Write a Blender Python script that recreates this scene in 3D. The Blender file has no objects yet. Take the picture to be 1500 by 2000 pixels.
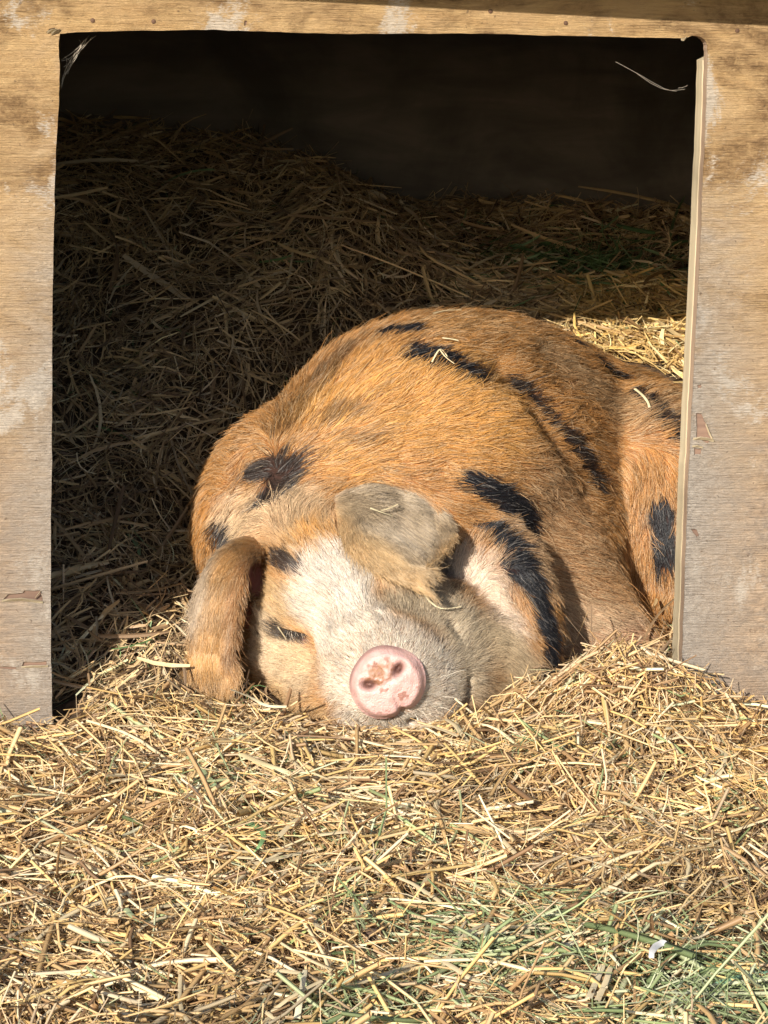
import bpy, math, random
import numpy as np
from mathutils import Vector, Matrix, kdtree, geometry

# ------------------------------------------------------------------ camera, sky, sun, exposure
SC = bpy.context.scene
COL = SC.collection
R = math.radians
CAM_D, CAM_H, PITCH, ROLL, FPX = 3.2, 0.88, R(11.0), R(1.1), 5090.0
cam_d = bpy.data.cameras.new('camera'); cam = bpy.data.objects.new('camera', cam_d); COL.objects.link(cam)
cam_d.sensor_fit = 'VERTICAL'; cam_d.sensor_height = 36.0; cam_d.lens = FPX / 2000 * 36
cam_d.clip_start = 0.05; cam_d.clip_end = 3000
CAM_M = Matrix.Translation((0, -CAM_D, CAM_H)) @ Matrix.Rotation(R(90) - PITCH, 4, 'X') @ Matrix.Rotation(ROLL, 4, 'Z')
cam.matrix_world = CAM_M
SC.camera = cam

SUN_AZ, SUN_EL = R(23.5), R(22.6)          # the sun stands to the front left of the shelter
wd = bpy.data.worlds.new('World'); SC.world = wd; wd.use_nodes = True
nt = wd.node_tree; nt.nodes.clear()
sky = nt.nodes.new('ShaderNodeTexSky'); sky.sky_type = 'NISHITA'; sky.sun_disc = False
sky.sun_elevation = SUN_EL; sky.sun_rotation = R(180) + SUN_AZ
bg = nt.nodes.new('ShaderNodeBackground'); bg.inputs['Strength'].default_value = 0.115
wo = nt.nodes.new('ShaderNodeOutputWorld')
nt.links.new(sky.outputs[0], bg.inputs[0]); nt.links.new(bg.outputs[0], wo.inputs[0])
sun_l = bpy.data.lights.new('sun', 'SUN'); sun = bpy.data.objects.new('sun', sun_l); COL.objects.link(sun)
sun_l.energy = 5.0; sun_l.angle = R(0.5); sun_l.color = (1.0, 0.94, 0.85)
SUN_DIR = Vector((math.sin(SUN_AZ) * math.cos(SUN_EL), math.cos(SUN_AZ) * math.cos(SUN_EL), -math.sin(SUN_EL)))
sun.rotation_euler = SUN_DIR.to_track_quat('-Z', 'Y').to_euler()
SC.view_settings.view_transform = 'Standard'; SC.view_settings.look = 'None'
SC.view_settings.exposure = 0.40; SC.view_settings.gamma = 1.0
SC.render.engine = 'CYCLES'
SC.cycles.use_denoising = True
SC.cycles.max_bounces = 6; SC.cycles.diffuse_bounces = 4; SC.cycles.glossy_bounces = 2; SC.cycles.transmission_bounces = 2
SC.cycles.sample_clamp_indirect = 6.0

# ------------------------------------------------------------------ helpers
rng = np.random.default_rng(7)
_ch, _sh = math.cos(ROLL), math.sin(ROLL)
def at(px, py, D):
    """survey helper: a sighting in photo pixels plus the paced-off distance D (m) -> world point"""
    a, b = px - 750.0, -(py - 1000.0)
    v = CAM_M.to_3x3() @ Vector((a, b, -FPX))
    k = D / v.y
    return np.array([v.x * k, -CAM_D + D, CAM_H + v.z * k])

def tag(o, label=None, cat=None, group=None, kind=None):
    if label: o['label'] = label
    if cat: o['category'] = cat
    if group: o['group'] = group
    if kind: o['kind'] = kind
    return o

def empty(name, loc=(0, 0, 0), rz=0.0):
    o = bpy.data.objects.new(name, None); COL.objects.link(o)
    o.location = loc; o.rotation_euler = (0, 0, rz); o.empty_display_size = 0.1
    return o

def np_mesh(name, V, F, mat=None, parent=None, smooth=True, col=None, cname='tint'):
    """mesh object from arrays; F is an (n,3) or (n,4) index array"""
    me = bpy.data.meshes.new(name); V = np.asarray(V, np.float32); F = np.asarray(F, np.int32)
    n, k = F.shape
    me.vertices.add(len(V)); me.vertices.foreach_set('co', V.ravel())
    me.loops.add(n * k); me.loops.foreach_set('vertex_index', F.ravel())
    me.polygons.add(n); me.polygons.foreach_set('loop_start', np.arange(n, dtype=np.int32) * k)
    me.polygons.foreach_set('use_smooth', np.full(n, smooth))
    me.update(calc_edges=True)
    if col is not None:
        a = me.attributes.new(cname, 'FLOAT_COLOR', 'POINT')
        c4 = np.ones((len(V), 4), np.float32); c4[:, :3] = col
        a.data.foreach_set('color', c4.ravel())
    if mat: me.materials.append(mat)
    o = bpy.data.objects.new(name, me); COL.objects.link(o)
    if parent: o.parent = parent
    return o

def vnoise(P, scale, seed=0):
    """smooth value noise in -1..1 at points P (n,3)"""
    r_ = np.random.default_rng(seed); T = r_.uniform(-1, 1, (32, 32, 32))
    Q = np.asarray(P, float) * scale + 57.3; i = np.floor(Q).astype(int); f = Q - i; f = f * f * (3 - 2 * f)
    out = 0
    for dx in (0, 1):
        for dy in (0, 1):
            for dz in (0, 1):
                w = (f[:, 0] if dx else 1 - f[:, 0]) * (f[:, 1] if dy else 1 - f[:, 1]) * (f[:, 2] if dz else 1 - f[:, 2])
                out = out + w * T[(i[:, 0] + dx) % 32, (i[:, 1] + dy) % 32, (i[:, 2] + dz) % 32]
    return out

def sstep(a, b, x):
    t = np.clip((x - a) / (b - a), 0, 1); return t * t * (3 - 2 * t)

# ------------------------------------------------------------------ node materials
class NM:
    def __init__(s, name):
        s.m = bpy.data.materials.new(name); s.m.use_nodes = True; s.t = s.m.node_tree; s.t.nodes.clear()
        s.out = s.n('ShaderNodeOutputMaterial'); s.b = s.n('ShaderNodeBsdfPrincipled'); s.l(s.b.outputs[0], s.out.inputs[0])
        s.co = None
    def n(s, typ, **kw):
        x = s.t.nodes.new(typ)
        for k, v in kw.items(): setattr(x, k, v)
        return x
    def l(s, a, b): s.t.links.new(a, b)
    def coord(s, kind='Object', scale=(1, 1, 1), loc=(0, 0, 0)):
        c = s.n('ShaderNodeTexCoord'); m = s.n('ShaderNodeMapping'); m.inputs['Scale'].default_value = scale; m.inputs['Location'].default_value = loc
        s.l(c.outputs[kind], m.inputs[0]); return m.outputs[0]
    def noise(s, vec, scale, detail=4, rough=0.55, dist=0.0):
        x = s.n('ShaderNodeTexNoise'); x.inputs['Scale'].default_value = scale; x.inputs['Detail'].default_value = detail
        x.inputs['Roughness'].default_value = rough; x.inputs['Distortion'].default_value = dist
        s.l(vec, x.inputs['Vector']); return x.outputs[0]
    def ramp(s, fac, stops, interp='LINEAR'):
        x = s.n('ShaderNodeValToRGB'); e = x.color_ramp.elements; x.color_ramp.interpolation = interp
        while len(e) < len(stops): e.new(0.5)
        for k, (p, c) in zip(e, stops):
            k.position = p; k.color = (c, c, c, 1) if isinstance(c, (int, float)) else (*c, 1)
        s.l(fac, x.inputs[0]); return x.outputs[0]
    def mix(s, fac, a, b, mode='MIX'):
        x = s.n('ShaderNodeMix'); x.data_type = 'RGBA'; x.blend_type = mode
        for v, i in ((fac, 0), (a, 6), (b, 7)):
            if hasattr(v, 'default_value') or hasattr(v, 'is_linked'): s.l(v, x.inputs[i])
            else: x.inputs[i].default_value = v if i == 0 else (*v, 1)
        return x.outputs[2]
    def math(s, op, a, b=0.0, clamp=False):
        x = s.n('ShaderNodeMath', operation=op, use_clamp=clamp)
        for v, i in ((a, 0), (b, 1)):
            if hasattr(v, 'is_linked'): s.l(v, x.inputs[i])
            else: x.inputs[i].default_value = v
        return x.outputs[0]
    def attr(s, name):
        x = s.n('ShaderNodeAttribute'); x.attribute_name = name; return x
    def set(s, **kw):
        for k, v in kw.items():
            k = k.replace('_', ' ')
            if hasattr(v, 'is_linked'): s.l(v, s.b.inputs[k])
            else: s.b.inputs[k].default_value = v if not isinstance(v, tuple) else (*v, 1)
        return s
    def bump(s, h, strength=0.3, dist=0.002):
        x = s.n('ShaderNodeBump'); x.inputs['Strength'].default_value = strength; x.inputs['Distance'].default_value = dist
        s.l(h, x.inputs['Height']); s.l(x.outputs[0], s.b.inputs['Normal'])

def M_tint(name, rough=0.6, spec=0.3, trans=0.0):
    m = NM(name); a = m.attr('tint')
    m.set(Base_Color=a.outputs['Color'], Roughness=rough); m.b.inputs['Specular IOR Level'].default_value = spec
    return m.m
# ------------------------------------------------------------------ the lie of the straw (height of the bedding, m)
WALL_RZ = R(9.0)                       # the shelter front stands a little askew to the view
wc, ws = math.cos(WALL_RZ), math.sin(WALL_RZ)
def wall_st(x, y):                     # world -> (along wall, into shelter)
    return x * wc + y * ws, -x * ws + y * wc
def bump2(x, y, cx, cy, rx, ry, h):
    return h * np.exp(-((x - cx) / rx) ** 2 - ((y - cy) / ry) ** 2)
def H(x, y):
    x = np.asarray(x, float); y = np.asarray(y, float)
    s, t = wall_st(x, y)
    Lh = np.interp(y, [-.1, .05, .2, .4, .8, 1.2, 1.45, 1.7], [0, .02, .05, .12, .33, .55, .63, .64])
    Rh = np.interp(y, [-.1, .05, .3, .66, .90, 1.15, 1.5, 1.7], [0, .01, .015, .06, .325, .415, .50, .52])
    w = sstep(-.30, .06, x + .12 * np.sin(y * 4))
    h = Lh * (1 - w) + Rh * w
    h = np.where(y < 0, 0.03 * np.clip(y + .15, -2, 0), h)
    P = np.stack([x.ravel(), y.ravel(), x.ravel() * 0], 1)
    nz = (vnoise(P, 5.0, 3) * .016 + vnoise(P, 13.0, 4) * .015 + vnoise(P, 30.0, 5) * .008).reshape(x.shape)
    h = h + nz + bump2(x, y, .31, .0, .10, .10, .058) + bump2(x, y, -.34, .03, .08, .10, .01) + bump2(x, y, .56, -.02, .12, .10, -.025)
    h = h + bump2(x, y, -.25, .16, .08, .1, .02) + bump2(x, y, -.42, -.05, .08, .07, -.01)
    return h

# ------------------------------------------------------------------ pig: signed distance field -> one continuous skin
def Ed(P, c, r, rot=None):
    q = P - np.asarray(c, np.float32)
    if rot is not None: q = q @ np.asarray(rot, np.float32)
    r = np.asarray(r, np.float32)
    a = np.sqrt(((q / r) ** 2).sum(-1)); b = np.sqrt(((q / (r * r)) ** 2).sum(-1)) + 1e-9
    return a * (a - 1) / b
def Cap(P, a, b, ra, rb):
    a = np.asarray(a, np.float32); b = np.asarray(b, np.float32); ab = b - a
    t = np.clip(((P - a) @ ab) / (ab @ ab), 0, 1)
    d = P - a - t[..., None] * ab
    return np.sqrt((d ** 2).sum(-1)) - (ra + (rb - ra) * t)
def smin(a, b, k):
    h = np.clip(.5 + .5 * (b - a) / k, 0, 1); return b + (a - b) * h - k * h * (1 - h)
def smax(a, b, k): return -smin(-a, -b, k)
def rz(a):
    c, s_ = math.cos(a), math.sin(a); return np.array([[c, -s_, 0], [s_, c, 0], [0, 0, 1]])
def frame(d, up=(0, 0, 1)):
    d = np.asarray(d, float); d /= np.linalg.norm(d); s_ = np.cross(d, up); s_ /= np.linalg.norm(s_)
    return np.stack([d, s_, np.cross(s_, d)], 1)

def catmull(C, n):
    """resample the first axis of C to n rows with a Catmull-Rom spline"""
    C = np.asarray(C, float); m = len(C); u = np.linspace(0, m - 1 - 1e-6, n); i = u.astype(int); f = (u - i).reshape(-1, *([1] * (C.ndim - 1)))
    g = lambda k: C[np.clip(i + k, 0, m - 1)]
    a, b, c, d = g(-1), g(0), g(1), g(2)
    return .5 * (2 * b + (c - a) * f + (2 * a - 5 * b + 4 * c - d) * f ** 2 + (3 * b - a - 3 * c + d) * f ** 3)
def sheet(rows, nu, nv):
    C = np.array([[at(*p) for p in r_] for r_ in rows])
    C = catmull(C, nu); C = catmull(C.transpose(1, 0, 2), nv).transpose(1, 0, 2); return C

EAR_L = sheet([[(424, 1098, 3.355), (470, 1060, 3.345), (512, 1062, 3.335), (532, 1082, 3.330)],
               [(396, 1130, 3.300), (424, 1098, 3.278), (460, 1086, 3.258), (486, 1104, 3.246)],
               [(380, 1188, 3.272), (404, 1172, 3.254), (438, 1162, 3.230), (468, 1168, 3.216)],
               [(373, 1246, 3.258), (396, 1238, 3.244), (430, 1232, 3.220), (457, 1236, 3.202)],
               [(370, 1284, 3.250), (394, 1280, 3.238), (428, 1278, 3.216), (454, 1280, 3.199)],
               [(362, 1312, 3.236), (394, 1314, 3.222), (434, 1314, 3.206), (468, 1306, 3.194)],
               [(386, 1340, 3.228), (410, 1345, 3.216), (434, 1345, 3.205), (460, 1334, 3.196)]], 60, 34)
EAR_R = sheet([[(645, 955, 3.395), (655, 978, 3.350), (662, 996, 3.322), (664, 1016, 3.325)],
               [(712, 926, 3.395), (722, 972, 3.345), (698, 1028, 3.254), (680, 1058, 3.262)],
               [(788, 942, 3.390), (782, 1000, 3.342), (742, 1062, 3.224), (714, 1096, 3.230)],
               [(846, 978, 3.385), (826, 1034, 3.334), (784, 1092, 3.206), (756, 1124, 3.212)],
               [(882, 1022, 3.345), (846, 1066, 3.312), (812, 1108, 3.204), (798, 1142, 3.206)],
               [(892, 1046, 3.310), (856, 1082, 3.285), (826, 1122, 3.206), (830, 1158, 3.196)]], 60, 40)
def crumple(E, seed, k=1.0):
    P = E.reshape(-1, 3); N = np.cross(np.gradient(E, axis=0), np.gradient(E, axis=1)); N /= np.linalg.norm(N, axis=2, keepdims=True) + 1e-9
    w = np.linspace(0, 1, E.shape[0]).clip(.15, .6)[:, None] / .6
    v_ = np.linspace(0, 1, E.shape[1])[None]; u_ = np.linspace(0, 1, E.shape[0])[:, None]
    fold = .0055 * np.sin(v_ * 9.5 + u_ * 2.2 + seed) * np.sin(np.pi * v_) * np.sin(np.pi * u_) ** .5
    E = E + N * fold[..., None]
    return E + N * ((vnoise(P, 22, seed) * .0055 * k + vnoise(P, 48, seed + 1) * .0022).reshape(E.shape[:2]) * w)[..., None]
EAR_L = crumple(EAR_L, 91, .35); EAR_R = crumple(EAR_R, 95)
SNOUT_C = at(757, 1336, 3.115); SNOUT_N = np.array([.03, -1.0, .06]); SNOUT_N /= np.linalg.norm(SNOUT_N)
EYE_C = at(577, 1243, 3.245)

def body_sdf(P):
    g = lambda *a: Ed(P, at(*a[0]), a[1], a[2] if len(a) > 2 else None)
    ax = math.atan2(.5, .42)
    # barrel: shoulder, middle, hip
    d = Ed(P, at(805, 950, 3.60), (.22, .23, .225))
    d = smin(d, Ed(P, at(925, 945, 3.77), (.27, .235, .250), rz(ax)), .10)
    d = smin(d, Ed(P, at(1190, 1005, 4.05), (.26, .20, .20), rz(ax * .6)), .10)
    d = smin(d, Ed(P, at(975, 1120, 3.64), (.20, .15, .18), rz(ax)), .06)             # belly swelling to the front
    d = smin(d, Cap(P, at(1050, 752, 3.98), at(1330, 912, 4.15), .09, .085), .08)     # spine ridge towards the rump
    d = smin(d, Cap(P, at(1070, 1200, 3.56), at(1185, 1300, 3.54), .11, .085), .07)   # fore leg folded under the jowl
    d = smin(d, Ed(P, at(1335, 1060, 3.80), (.155, .185, .255), np.array([[.906, 0, -.423], [0, 1, 0], [.423, 0, .906]])), .028)   # ham
    d = smin(d, Cap(P, at(1225, 1255, 3.64), at(1335, 1240, 3.66), .065, .075), .03)   # hind foot tucked in
    # neck and shoulder roll
    d = smin(d, Ed(P, at(510, 1045, 3.52), (.09, .13, .155)), .06)
    d = smin(d, Ed(P, at(635, 985, 3.49), (.12, .13, .125)), .06)
    # head
    h = Cap(P, at(580, 1050, 3.43), at(645, 1150, 3.33), .105, .095)
    h = smin(h, Cap(P, at(645, 1155, 3.33), at(735, 1290, 3.21), .090, .056), .035)
    h = smin(h, Ed(P, at(752, 1308, 3.178), (.072, .052, .064)), .045)                  # swell of the muzzle behind the disc
    h = smin(h, Ed(P, at(568, 1275, 3.33), (.064, .08, .072)), .045)                   # cheek by the hanging ear
    h = smin(h, Ed(P, at(845, 1262, 3.305), (.064, .08, .082)), .05)                 # cheek below the flopped ear
    h = smin(h, Cap(P, at(640, 1365, 3.235), at(800, 1392, 3.195), .05, .045), .045)   # chin
    h = smin(h, Ed(P, at(548, 1198, 3.30), (.04, .04, .032)), .025)                    # brow
    h = smin(h, Ed(P, at(768, 1130, 3.30), (.04, .04, .032)), .025)
    h = smin(h, Ed(P, SNOUT_C - SNOUT_N * .030, (.043, .020, .043)), .02)
    d = smin(d, h, .030)
    # jowl with the fold behind it
    d = smin(d, Cap(P, at(850, 1305, 3.272), at(960, 1285, 3.355), .072, .088), .06)
    j = Ed(P, at(968, 1215, 3.40), (.082, .10, .135), rz(.25))
    d = smin(d, j, .022)
    # eye sockets, hollow beside the hanging ear, mouth corner and jaw folds
    d = smax(d, -Ed(P, EYE_C + np.array([0, -.012, 0]), (.020, .02, .012)), .014)
    d = smax(d, -Ed(P, at(742, 1152, 3.225), (.020, .03, .014)), .014)
    d = smax(d, -Ed(P, at(503, 1132, 3.29), (.019, .055, .042)), .014)
    d = smax(d, -Ed(P, at(486, 1205, 3.285), (.015, .05, .055)), .014)
    d = smax(d, -Cap(P, at(800, 1402, 3.15), at(905, 1380, 3.235), .007, .006), .012)
    d = smax(d, -Cap(P, at(880, 1215, 3.228), at(915, 1375, 3.205), .003, .004), .02)
    d = smax(d, -Cap(P, at(475, 890, 3.405), at(445, 1060, 3.355), .012, .014), .035)
    for a_, b_ in (((.164, .318, .395), (.225, .318, .335)), ((.225, .318, .335), (.294, .345, .245))): d = smax(d, -Cap(P, a_, b_, .006, .008), .06)
    d = smax(d, -Cap(P, at(615, 1262, 3.225), at(650, 1310, 3.20), .004, .006), .02)
    return d

def cloud_sdf(P, S, rad, idx):
    """distance to a cloud of points with radii, evaluated where idx is true"""
    out = np.full(P.shape[:-1], 1.0, np.float32); Q = P[idx]
    res = np.empty(len(Q), np.float32)
    for i in range(0, len(Q), 8000):
        q = Q[i:i + 8000]; dd = ((q[:, None, :] - S[None]) ** 2).sum(-1) ** .5 - rad[None]
        res[i:i + 8000] = dd.min(1)
    out[idx] = res; return out

G0 = np.array([-.36, -.17, -.06]); G1 = np.array([.80, 1.16, .52]); GH = .006
def build_pig_grid():
    n = np.ceil((G1 - G0) / GH).astype(int) + 1
    ax = [G0[k] + GH * np.arange(n[k]) for k in range(3)]
    P = np.stack(np.meshgrid(*ax, indexing='ij'), -1).astype(np.float32)
    D = body_sdf(P); B_ = D
    for E in (EAR_L, EAR_R):
        nu, nv = E.shape[:2]
        u = np.linspace(0, 1, nu)[:, None]; v = np.linspace(0, 1, nv)[None]
        rad = (.0062 + .007 * (1 - u) ** 2) * (1 - .40 * np.maximum(np.abs(v - .5) * 2, u) ** 4)
        S = E.reshape(-1, 3).astype(np.float32); lo = S.min(0) - .03; hi = S.max(0) + .03
        idx = ((P > lo) & (P < hi)).all(-1)
        e = cloud_sdf(P, S, rad.ravel().astype(np.float32), idx)
        D = np.where(idx, smin(D, e, .008), D)
    return B_, D
def surface_nets(D):
    s = D < 0; nx, ny, nz = D.shape
    c = [(i, j, k) for i in (0, 1) for j in (0, 1) for k in (0, 1)]
    sub = lambda A, o: A[o[0]:nx - 1 + o[0], o[1]:ny - 1 + o[1], o[2]:nz - 1 + o[2]]
    cnt = sum(sub(s, o).astype(np.int8) for o in c); act = (cnt > 0) & (cnt < 8)
    I = np.argwhere(act); ids = np.full(act.shape, -1, np.int64); ids[act] = np.arange(len(I))
    acc = np.zeros((len(I), 3)); num = np.zeros(len(I))
    for a in c:
        for k in range(3):
            if a[k]: continue
            b = list(a); b[k] = 1
            da = D[I[:, 0] + a[0], I[:, 1] + a[1], I[:, 2] + a[2]]; db = D[I[:, 0] + b[0], I[:, 1] + b[1], I[:, 2] + b[2]]
            m = (da < 0) != (db < 0); t = np.where(m, da / (da - db + 1e-12), 0)
            p = np.repeat(np.array(a, float)[None], len(I), 0); p[:, k] = t
            acc[m] += p[m]; num[m] += 1
    V = I + acc / num[:, None]
    Q = []
    for k in range(3):
        sl0 = [slice(None)] * 3; sl1 = [slice(None)] * 3; sl0[k] = slice(0, -1); sl1[k] = slice(1, None)
        cr = s[tuple(sl0)] != s[tuple(sl1)]; e = np.argwhere(cr); inn = s[e[:, 0], e[:, 1], e[:, 2]]
        i, j = (k + 1) % 3, (k + 2) % 3
        ok = (e[:, i] > 0) & (e[:, j] > 0) & (e[:, i] < D.shape[i] - 1) & (e[:, j] < D.shape[j] - 1); e = e[ok]; inn = inn[ok]
        def cid(di, dj):
            x = e.copy(); x[:, i] -= di; x[:, j] -= dj; return ids[x[:, 0], x[:, 1], x[:, 2]]
        q = np.stack([cid(1, 1), cid(0, 1), cid(0, 0), cid(1, 0)], 1)
        q[~inn] = q[~inn][:, ::-1]; Q.append(q)
    Q = np.concatenate(Q); Q = Q[(Q >= 0).all(1)]
    return G0 + V * GH, Q
def laplace(V, Q, it=2, lam=.5):
    E = np.unique(np.sort(np.concatenate([Q[:, [0, 1]], Q[:, [1, 2]], Q[:, [2, 3]], Q[:, [3, 0]]]), 1), axis=0)
    deg = np.bincount(E.ravel(), minlength=len(V))[:, None]
    for _ in range(it):
        A = np.zeros_like(V)
        for k in range(3):
            A[:, k] = np.bincount(E[:, 0], V[E[:, 1], k], len(V)) + np.bincount(E[:, 1], V[E[:, 0], k], len(V))
        V = V + lam * (A / np.maximum(deg, 1) - V)
    return V
BODY_D, PIG_D = build_pig_grid()
def pig_dist(P):
    """tabulated distance to the pig's skin at points P"""
    q = (np.asarray(P) - G0) / GH; i = np.round(q).astype(int)
    ok = ((i >= 0) & (i < np.array(PIG_D.shape))).all(-1); i = np.clip(i, 0, np.array(PIG_D.shape) - 1)
    return np.where(ok, PIG_D[i[..., 0], i[..., 1], i[..., 2]], 1.0)
def body_dist(P):
    """the same, smoothly interpolated and without the ears"""
    q = np.clip((np.asarray(P) - G0) / GH, 0, np.array(BODY_D.shape) - 1.001); i = q.astype(int); f = q - i; out = 0
    for a in (0, 1):
        for b in (0, 1):
            for c in (0, 1):
                w = (f[:, 0] if a else 1 - f[:, 0]) * (f[:, 1] if b else 1 - f[:, 1]) * (f[:, 2] if c else 1 - f[:, 2])
                out = out + w * BODY_D[i[:, 0] + a, i[:, 1] + b, i[:, 2] + c]
    return out
def ear_shell(E, base):
    """thin flap with a fine edge, closed all round"""
    nu, nv = E.shape[:2]; N = np.cross(np.gradient(E, axis=0), np.gradient(E, axis=1)); N /= np.linalg.norm(N, axis=2, keepdims=True) + 1e-9
    u = np.linspace(0, 1, nu)[:, None]; v = np.linspace(0, 1, nv)[None]; ed = np.minimum(np.minimum(v, 1 - v) * 8, (1 - u) * 10).clip(0, 1) ** .5
    th = ((.0024 + .004 * (1 - u) ** 3) * ed)[..., None]
    V = np.concatenate([(E + N * th).reshape(-1, 3), (E - N * th).reshape(-1, 3)]); I = np.arange(nu * nv).reshape(nu, nv); J = I + nu * nv
    q = [np.stack([I[:-1, :-1], I[1:, :-1], I[1:, 1:], I[:-1, 1:]], -1).reshape(-1, 4), np.stack([J[:-1, :-1], J[:-1, 1:], J[1:, 1:], J[1:, :-1]], -1).reshape(-1, 4)]
    for L in (np.stack([I[:-1, 0], J[:-1, 0], J[1:, 0], I[1:, 0]], -1), np.stack([I[1:, -1], J[1:, -1], J[:-1, -1], I[:-1, -1]], -1), np.stack([I[-1, :-1], J[-1, :-1], J[-1, 1:], I[-1, 1:]], -1)): q.append(L)
    return V, np.concatenate(q) + base
PV, PQ = surface_nets(BODY_D); PV = laplace(PV, PQ, 6, .5); N_BODY = len(PV)
def lumps(P): return (vnoise(P, 9, 81) * .0045 + vnoise(P, 21, 82) * .0022) * sstep(.09, .2, np.linalg.norm(P - SNOUT_C, axis=1))
g_ = np.stack([body_dist(PV + np.eye(3)[k] * .004) - body_dist(PV - np.eye(3)[k] * .004) for k in range(3)], 1); g_ /= np.linalg.norm(g_, axis=1)[:, None] + 1e-9
PV = PV + g_ * lumps(PV)[:, None]
for E in (EAR_L, EAR_R):
    v_, q_ = ear_shell(E, len(PV)); PV = np.concatenate([PV, v_]); PQ = np.concatenate([PQ, q_])
# ------------------------------------------------------------------ ground and shelter
def gnd(px, py, z=0.0):
    v = CAM_M.to_3x3() @ Vector((px - 750.0, 1000.0 - py, -FPX)); k = (z - CAM_H) / v.z
    return np.array([v.x * k, -CAM_D + v.y * k, z])
def wal(px, py):
    """sighting -> (along wall, height) on the shelter's front face"""
    v = CAM_M.to_3x3() @ Vector((px - 750.0, 1000.0 - py, -FPX))
    k = (-CAM_D * wc) / (v.x * ws - v.y * wc)          # -x ws + y wc = 0
    x, y, z = v.x * k, -CAM_D + v.y * k, CAM_H + v.z * k
    return (x * wc + y * ws, z)

m = NM('earth'); c = m.coord('Object')
n1 = m.noise(c, 3.0, 6); n2 = m.noise(c, 60, 4)
m.set(Base_Color=m.mix(m.ramp(n1, [(.4, 0.0), (.62, 1.0)]), (.10, .07, .04), (.07, .085, .025)), Roughness=.95); m.bump(n2, .6, .02)
gs = 400.0
tag(np_mesh('ground', [(-gs, -gs, -.09), (gs, -gs, -.09), (gs, gs, -.09), (-gs, gs, -.09)], [(0, 1, 2, 3)], m.m, smooth=False), kind='structure')

def prism(name, poly, t0, t1, mat, parent, holes=(), axis='st', bevel=0.0):
    """polygon (s,z) extruded from depth t0 to t1 in the shelter's frame"""
    loops = [list(poly)] + [list(h) for h in holes]
    tri = geometry.tessellate_polygon([[Vector((a, b, 0)) for a, b in L] for L in loops])
    pts = [p for L in loops for p in L]; n = len(pts)
    V = [(a, t0, b) for a, b in pts] + [(a, t1, b) for a, b in pts]
    F = []
    for t in tri:
        p = [pts[i] for i in t]
        ar = (p[1][0] - p[0][0]) * (p[2][1] - p[0][1]) - (p[2][0] - p[0][0]) * (p[1][1] - p[0][1])
        t = tuple(t) if ar > 0 else tuple(t[::-1])
        F.append(t); F.append(tuple(i + n for i in t[::-1]))
    k = 0
    for L in loops:
        for i in range(len(L)):
            a, b = k + i, k + (i + 1) % len(L); F.append((a, b, b + n, a + n))
        k += len(L)
    me = bpy.data.meshes.new(name); me.from_pydata(V, [], F); me.materials.append(mat)
    import bmesh
    bm = bmesh.new(); bm.from_mesh(me); bmesh.ops.recalc_face_normals(bm, faces=bm.faces); bm.to_mesh(me); bm.free()
    o = bpy.data.objects.new(name, me); COL.objects.link(o); o.parent = parent
    return o

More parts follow.
